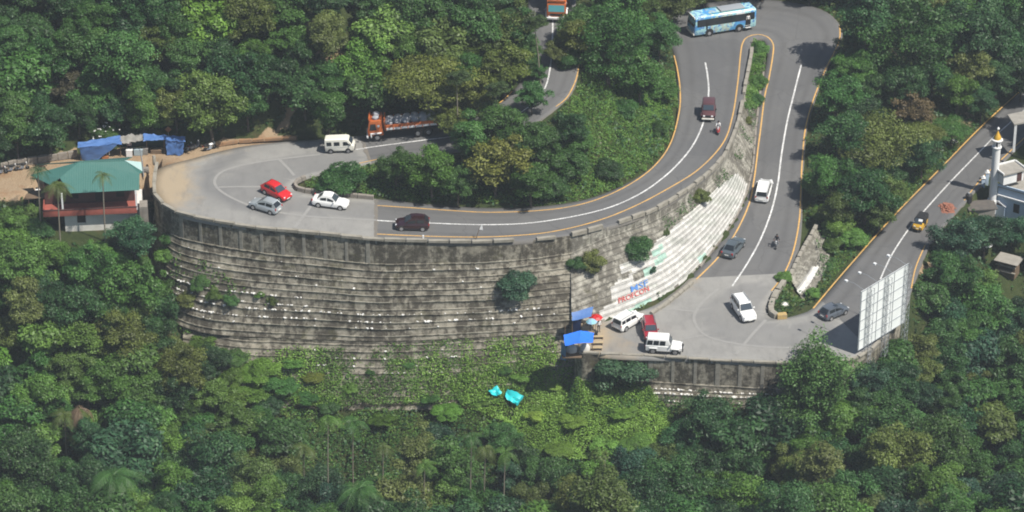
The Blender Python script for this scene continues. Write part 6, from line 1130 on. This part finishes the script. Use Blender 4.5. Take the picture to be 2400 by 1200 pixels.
person('person with white cloth standing right of the kiosk umbrellas', at(1403, 778, .03), -1.2, 'stand', 'cloth_white', 'cloth_dark'); thing_box('stool', 'black stool standing beside the pale blue umbrella', 'stool', 1397, 786, .03, (.4, .4, .45), M['trim'])
for k, (x, y) in enumerate(((1403,794),(1402,808),(1400,820))): r_ = root('plank_seat', ['upper tan plank seat right of the bright blue canopy', 'middle tan plank seat right of the bright blue canopy', 'lower tan plank seat right of the bright blue canopy'][k], 'bench', at(x, y, .03), (0, 0, .05)); blk(r_, 'plank', (0, 0, .33), (1.15, .36, .06), mat('tan_plank', (.42, .33, .2), .9)if k == 0 else bpy.data.materials['tan_plank'], .01); [blk(r_, 'leg', (s*.45, 0, .15), (.08, .3, .3), M['wood']) for s in (-1, 1)]
# turquoise tarpaulins lying on the scrub
for pts, lb, sd in (([(1146,918),(1166,903),(1176,922),(1160,930)], 'smaller crumpled turquoise tarpaulin on the overgrown terraces', 21), ([(1187,910),(1229,928),(1214,951),(1186,935)], 'larger turquoise tarpaulin draped over scrub on the terraces', 22)):
    h0 = hit(pts[0][0], pts[0][1], 1.3); r_ = root('tarpaulin', lb, 'tarpaulin', (h0.x, h0.y, h0.z)); ps = []
    for x, y in pts: h_ = hit(x, y, 1.5); ps.append(h_+Vector((0, 0, 1.5))-r_.location)
    sheet(r_, 'tarpaulin', ps, M['tarp_turq'], 7, 5, .25, .1, seed=sd)
# mosque, minaret and the things round it
K = at(2340, 437, -.6); rt = root('mosque', 'white flat-roofed mosque with shade coloured pale blue at the right edge below the road', 'mosque', K); ux = Vector((.84, -.54, 0)); vx = Vector((.54, .84, 0))
def skew(rt, nm, o, a, b_, z0, z1, m): o = Vector(o); a = Vector(a); b_ = Vector(b_); up = Vector((0, 0, z1-z0)); p = [o, o+a, o+a+b_, o+b_]; mb = MB(); mb.prism([q+Vector((0, 0, z0)) for q in p], up); return mb.build(nm, m, rt)
skew(rt, 'main_wall', (0, 0, 0), ux*9, vx*5, -6.0, 0, M['white_wall_shade']); skew(rt, 'terrace_roof', -ux*.15-vx*.15, ux*9.3, vx*5.3, .003, .12, M['flat_roof'])
for o, a in (((-ux*.15-vx*.15), ux*9.3), ((-ux*.15+vx*5.0), ux*9.3)): skew(rt, 'parapet', o, a, vx*.15, .12, .42, M['white_wall_shade'])
skew(rt, 'cornice', -ux*.25-vx*.3, ux*9.3, vx*.3, -1.15, -.95, M['white_wall'])
for k in range(3): c = ux*(2.2+k*2.4)-vx*.02; skew(rt, 'window', c, ux*.8, vx*.1, -2.9, -1.7, M['dark'])
u2 = Vector((.89, .45, 0)); v2 = Vector((-.45, .89, 0)); o2 = at(2351, 436, .1)-K
skew(rt, 'stair_room', o2, u2*2.9, v2*2.0, .1, 1.5, M['white_wall']); skew(rt, 'stair_room_roof', o2-u2*.25-v2*.25, u2*3.4, v2*2.5, 1.5, 1.66, M['flat_roof']); 
for o, a, b_ in ((o2-u2*.25-v2*.25, u2*.14, v2*2.5), (o2+u2*3.01-v2*.25, u2*.14, v2*2.5), (o2-u2*.25+v2*2.11, u2*3.4, v2*.14)): skew(rt, 'roof_edge', o, a, b_, 1.66, 1.86, M['white_wall'])
skew(rt, 'doorway', o2+u2*1.95-v2*.03, u2*.7, v2*.05, .12, 1.3, M['dull_red'])
o3 = at(2322, 470, -2.6)-K; skew(rt, 'porch_wall', o3, ux*1.9, vx*1.4, -2.6-K.z, -.95-K.z, M['white_wall_shade']); a_ = o3+Vector((0, 0, -.95-K.z)); pk = a_+ux*.95+Vector((0, 0, .6)); mb = MB(); mb.prism([a_-ux*.15, pk, a_+ux*2.05, a_+ux*1.75, pk-Vector((0, 0, .25)), a_+ux*.15], vx*1.5-vx*.1); mb.build('gable', M['white_wall'], rt); mb = MB(); mb.prism([a_+ux*.18+vx*.05, pk-Vector((0, 0, .27))+vx*.05, a_+ux*1.72+vx*.05], vx*.1); mb.build('gable_panel', M['dull_red'], rt)
o4 = at(2374, 328, 1.4)-K; skew(rt, 'upper_canopy', o4, Vector((3.4, 1.4, 0)), Vector((-.5, 2.6, 0)), 1.4-K.z, 1.6-K.z, M['flat_roof']); 
for a, b_ in ((.1, .2), (3.1, 1.4)): skew(rt, 'pillar', o4+Vector((a, b_, 0)), (.3, 0, 0), (0, .3, 0), -2.4-K.z, 1.4-K.z, M['white_wall'])
b = at(2326, 472, -2.75); rt = root('minaret', 'slender white minaret with golden cone top beside the right hand road', 'minaret', b)
mb = MB(); mb.lathe([(.62, -1.5), (.62, .3), (.5, .35), (.48, 7.4)], n=24); mb.build('shaft', M['white_wall'], rt, smooth=True); mb = MB(); mb.lathe([(.5, 7.4), (.6, 7.5), (.6, 7.62), (.45, 7.66)], n=24); mb.build('lower_gallery', M['white_wall'], rt, smooth=True)
for k in range(8): a = k*math.pi/4+.2; mb = MB(); mb.tube((.42*math.cos(a), .42*math.sin(a), 7.62), (.42*math.cos(a), .42*math.sin(a), 8.45), .065, n=8); mb.build('column', M['white_wall'], rt)
mb = MB(); mb.lathe([(.22, 7.6), (.22, 8.45)], n=12); mb.build('lantern_core', M['dark'], rt); mb = MB(); mb.lathe([(.45, 8.42), (.68, 8.5), (.68, 8.6), (.5, 8.66)], n=24); mb.build('upper_gallery', M['white_wall'], rt, smooth=True)
mb = MB(); mb.lathe([(.46, 8.64), (.47, 8.78), (.40, 9.0), (.24, 9.3), (.09, 9.62), (.03, 9.78)], n=20); mb.build('dome', M['gold'], rt, smooth=True); mb = MB(); mb.lathe([(.02, 9.76), (.12, 9.9), (.17, 10.03), (.12, 10.16), (.02, 10.28)], n=12); mb.build('finial', M['white_wall'], rt, smooth=True)
for k, (x, y, h_) in enumerate(((2303, 440, 1.35), (2312, 432, 1.65))):
    r_ = root('gate_pillar', ['shorter white domed gate pillar left of the minaret', 'taller white domed gate pillar next to the minaret'][k], 'pillar', at(x, y, -2.5)); blk(r_, 'shaft', (0, 0, h_/2-.2), (.42, .42, h_+.4), M['white_wall_shade'], .02); blk(r_, 'cap', (0, 0, h_+.04), (.54, .54, .1), M['white_wall'], .02); mb = MB(); mb.lathe([(.2, h_+.08), (.21, h_+.2), (.1, h_+.36), (.02, h_+.42)], n=12); mb.build('dome', M['white_wall'], r_, smooth=True)
r_ = root('water_tank', 'black cylindrical water tank at the edge of the right hand road', 'tank', at(2270, 472, -1.9)); mb = MB(); mb.lathe([(.4, -.1), (.43, .1), (.43, .9), (.3, 1.05), (.12, 1.1)], n=16); mb.build('tank_body', M['trim'], r_, smooth=True); mb = MB(); mb.lathe([(.15, 1.08), (.15, 1.18)], n=10); mb.build('lid', M['grey_metal'], r_)
r_ = root('flat_roofed_hut', 'dark roofed low hut in front of the minaret', 'hut', at(2300, 500, -3.2)); blk(r_, 'wall', (0, .6, -.3), (3.2, 2.0, 2.0), M['flat_roof']); blk(r_, 'roof', (0, .6, .78), (3.6, 2.4, .12), mat('dark_tar_roof', (.09, .085, .08), .9, (.15, .13, .11), 1.5), rz=.12)
r_ = root('brick_heap', 'heap of orange red rubble at the edge of the right hand road', 'rubble heap', at(2216, 492, -1.5)); mb = MB(); rngq = random.Random(3)
for k in range(60): a = rngq.uniform(0, 6.28); d_ = rngq.random()**.5; mb.box((1.0*d_*math.cos(a)+.2, 1.6*d_*math.sin(a), .5*(1-d_)+.05), (.34, .22, .2), rngq.uniform(0, 3), rngq.uniform(-.4, .4))
tag(mb.build('rubble', mat('red_rubble', (.33, .13, .085), .9, (.25, .12, .08), 3), r_), kind='stuff'); blk(r_, 'base_stone', (.2, 0, .1), (1.6, 2.4, .3), bpy.data.materials['red_rubble'], .1)
b = hit(2362, 640, 0); rt = root('shed', 'small wooden shed with grey sheet roof among trees below the mosque', 'shed', b, (0, 0, -.5)); blk(rt, 'wall', (0, 0, .8), (2.3, 1.6, 2.0), M['wood']); 
for k in range(6): blk(rt, 'roof_sheet', (-1.25+k*.5, 0, 1.95+.01*(k % 2)), (.52, 2.3, .05), M['flat_roof'], rz=0)
blk(rt, 'ledge', (0, -.95, 1.45), (2.5, .3, .06), M['kerb']); blk(rt, 'ledge', (0, -.95, .7), (2.5, .3, .06), M['kerb']); blk(rt, 'opening', (0, -.81, 1.1), (1.7, .05, .5), M['dark'])
r_ = root('wrapped_bundle', 'yellow and white wrapped bundle among the trees below the minaret', 'bundle', hit(2312, 578, 0)); mb = MB(); mb.lathe([(.3, 0), (.7, .2), (.72, .8), (.4, 1.15), (.1, 1.2)], n=12); mb.build('cover', M['white_metal'], r_, smooth=True); blk(r_, 'band', (-.5, -.2, .7), (.6, .6, .5), M['auto_yellow'], .08)
# painted words on the whitewashed rows
def wall_text(word, x0, x1, yref, m, vlo=.0, vhi=1.0, off=.03):
    cu = bpy.data.curves.new('lettering', 'FONT'); cu.body = word; cu.offset = .006; cu.resolution_u = 2; ob = bpy.data.objects.new('lettering', cu); C.objects.link(ob); bpy.context.view_layer.update(); dg = bpy.context.evaluated_depsgraph_get(); me = bpy.data.meshes.new_from_object(ob.evaluated_get(dg)); C.objects.unlink(ob); bpy.data.objects.remove(ob)
    n = (len(PM[0][0])-2)//2; best = None
    for k in range(1, n+1):
        for pr, _ in PM:
            c = (pr[2*k]+pr[2*k+1])/2; x, y = proj(c)
            if abs(x-(x0+x1)/2) < 8: d = abs(y-yref); best = (d, k) if best is None or d < best[0] else best
    k = best[1]; xs = [proj((pr[2*k]+pr[2*k+1])/2)[0] for pr, _ in PM]
    def at_x(x):
        for i in range(len(xs)-1):
            if xs[i] <= x <= xs[i+1]: return i+(x-xs[i])/(xs[i+1]-xs[i]+1e-9)
        return 0
    s0, s1 = at_x(x0), at_x(x1); vx_ = [v.co.x for v in me.vertices]; vy = [v.co.y for v in me.vertices]; a, b_ = min(vx_), max(vx_); c, d = min(vy), max(vy); org = wall_mid.location
    for v in me.vertices:
        s = s0+(s1-s0)*(v.co.x-a)/(b_-a); i = int(s); f = s-i; q = vlo+(vhi-vlo)*(v.co.y-c)/(d-c); T = PM[i][0][2*k].lerp(PM[i+1][0][2*k], f); Bm = PM[i][0][2*k+1].lerp(PM[i+1][0][2*k+1], f); t_ = PM[i+1][0][2*k]-PM[i][0][2*k]; nn = (T-Bm).cross(t_).normalized(); nn = nn if nn.y < 0 else -nn; v.co = Bm.lerp(T, q)+nn*(off+.05)-org
    me.materials.clear(); me.materials.append(m); link('wall_lettering', me, None, wall_mid)
wall_text('MSF', 1478, 1518, 664, M['text_blue']); wall_text('PROFCON', 1449, 1520, 685, M['text_red'])
# litter on the ledges and verges
rngl = random.Random(4); mb = MB()
def bit(p, s): mb.box(tuple(p), (s*rngl.uniform(.6, 1.4), s*rngl.uniform(.5, 1.2), s*.35), rngl.uniform(0, 3), rngl.uniform(-.5, .5))
for prof, n, rows, (xa, xb), cnt in ((PL, 12, (7, 8, 9, 10), (400, 720), 170), (PL, 12, (9, 10), (700, 1300), 80), (PL, 12, (2, 4, 5, 11), (380, 1300), 40), (PF, 4, (2, 3, 4), (1500, 1830), 150), (PT, 9, (2, 3, 4, 5), (640, 1330), 60)):
    ps = [pr for pr, x in prof if xa <= x <= xb]
    for _ in range(cnt): pr = rngl.choice(ps); k = rngl.choice(rows); q = pr[2*k-1].lerp(pr[2*k], rngl.uniform(.3, 1.0)); bit(q+Vector((rngl.uniform(-.2, .2), 0, .03)), rngl.choice((.07, .1, .15, .22, .28)))
for _ in range(22): h_ = hit(rngl.gauss(246, 14), rngl.gauss(306, 12), 2.0); bit(h_+Vector((rngl.uniform(-.3, .3), 0, 2.0+rngl.uniform(0, .5))), .16)
o = mb.build('litter', M['litter']); tag(o, kind='stuff')
for x, y, z, lb in ((1838, 716, .5, 'pale bag lying in the grass of the lower hairpin nose'), (2235, 333, -1.9, 'pale boulder on the verge of the right hand road')): r_ = root('boulder' if z < 0 else 'bag', lb, 'stone' if z < 0 else 'bag', hit(x, y, 0)); mb = MB(); mb.lathe([(.2, -.1), (.42, .1), (.4, .35), (.15, .5)], n=9); o = mb.build('stone' if z < 0 else 'sack', M['limewash'], r_, smooth=True); o.scale = (1.2, .8, .8); o.rotation_euler = (.2, .1, .5); blk(r_, 'chip' if z < 0 else 'tie', (.45, -.1, .08), (.2, .16, .14), M['limewash'], .04)
# ---------------------------------------------------------------- the milky air of the valley
mb = MB(); mb.box((0, 0, 65), (860, 900, 280)); hzo = mb.build('haze', None); tag(hzo, kind='stuff')
hm = bpy.data.materials.new('valley_haze'); hm.use_nodes = True; t_ = hm.node_tree; t_.nodes.clear(); pv = t_.nodes.new('ShaderNodeVolumePrincipled'); pv.inputs['Color'].default_value = (.80, .90, 1, 1); pv.inputs['Density'].default_value = .00016; pv.inputs['Anisotropy'].default_value = 0.0
ou = t_.nodes.new('ShaderNodeOutputMaterial'); t_.links.new(pv.outputs[0], ou.inputs['Volume']); hzo.data.materials.append(hm)
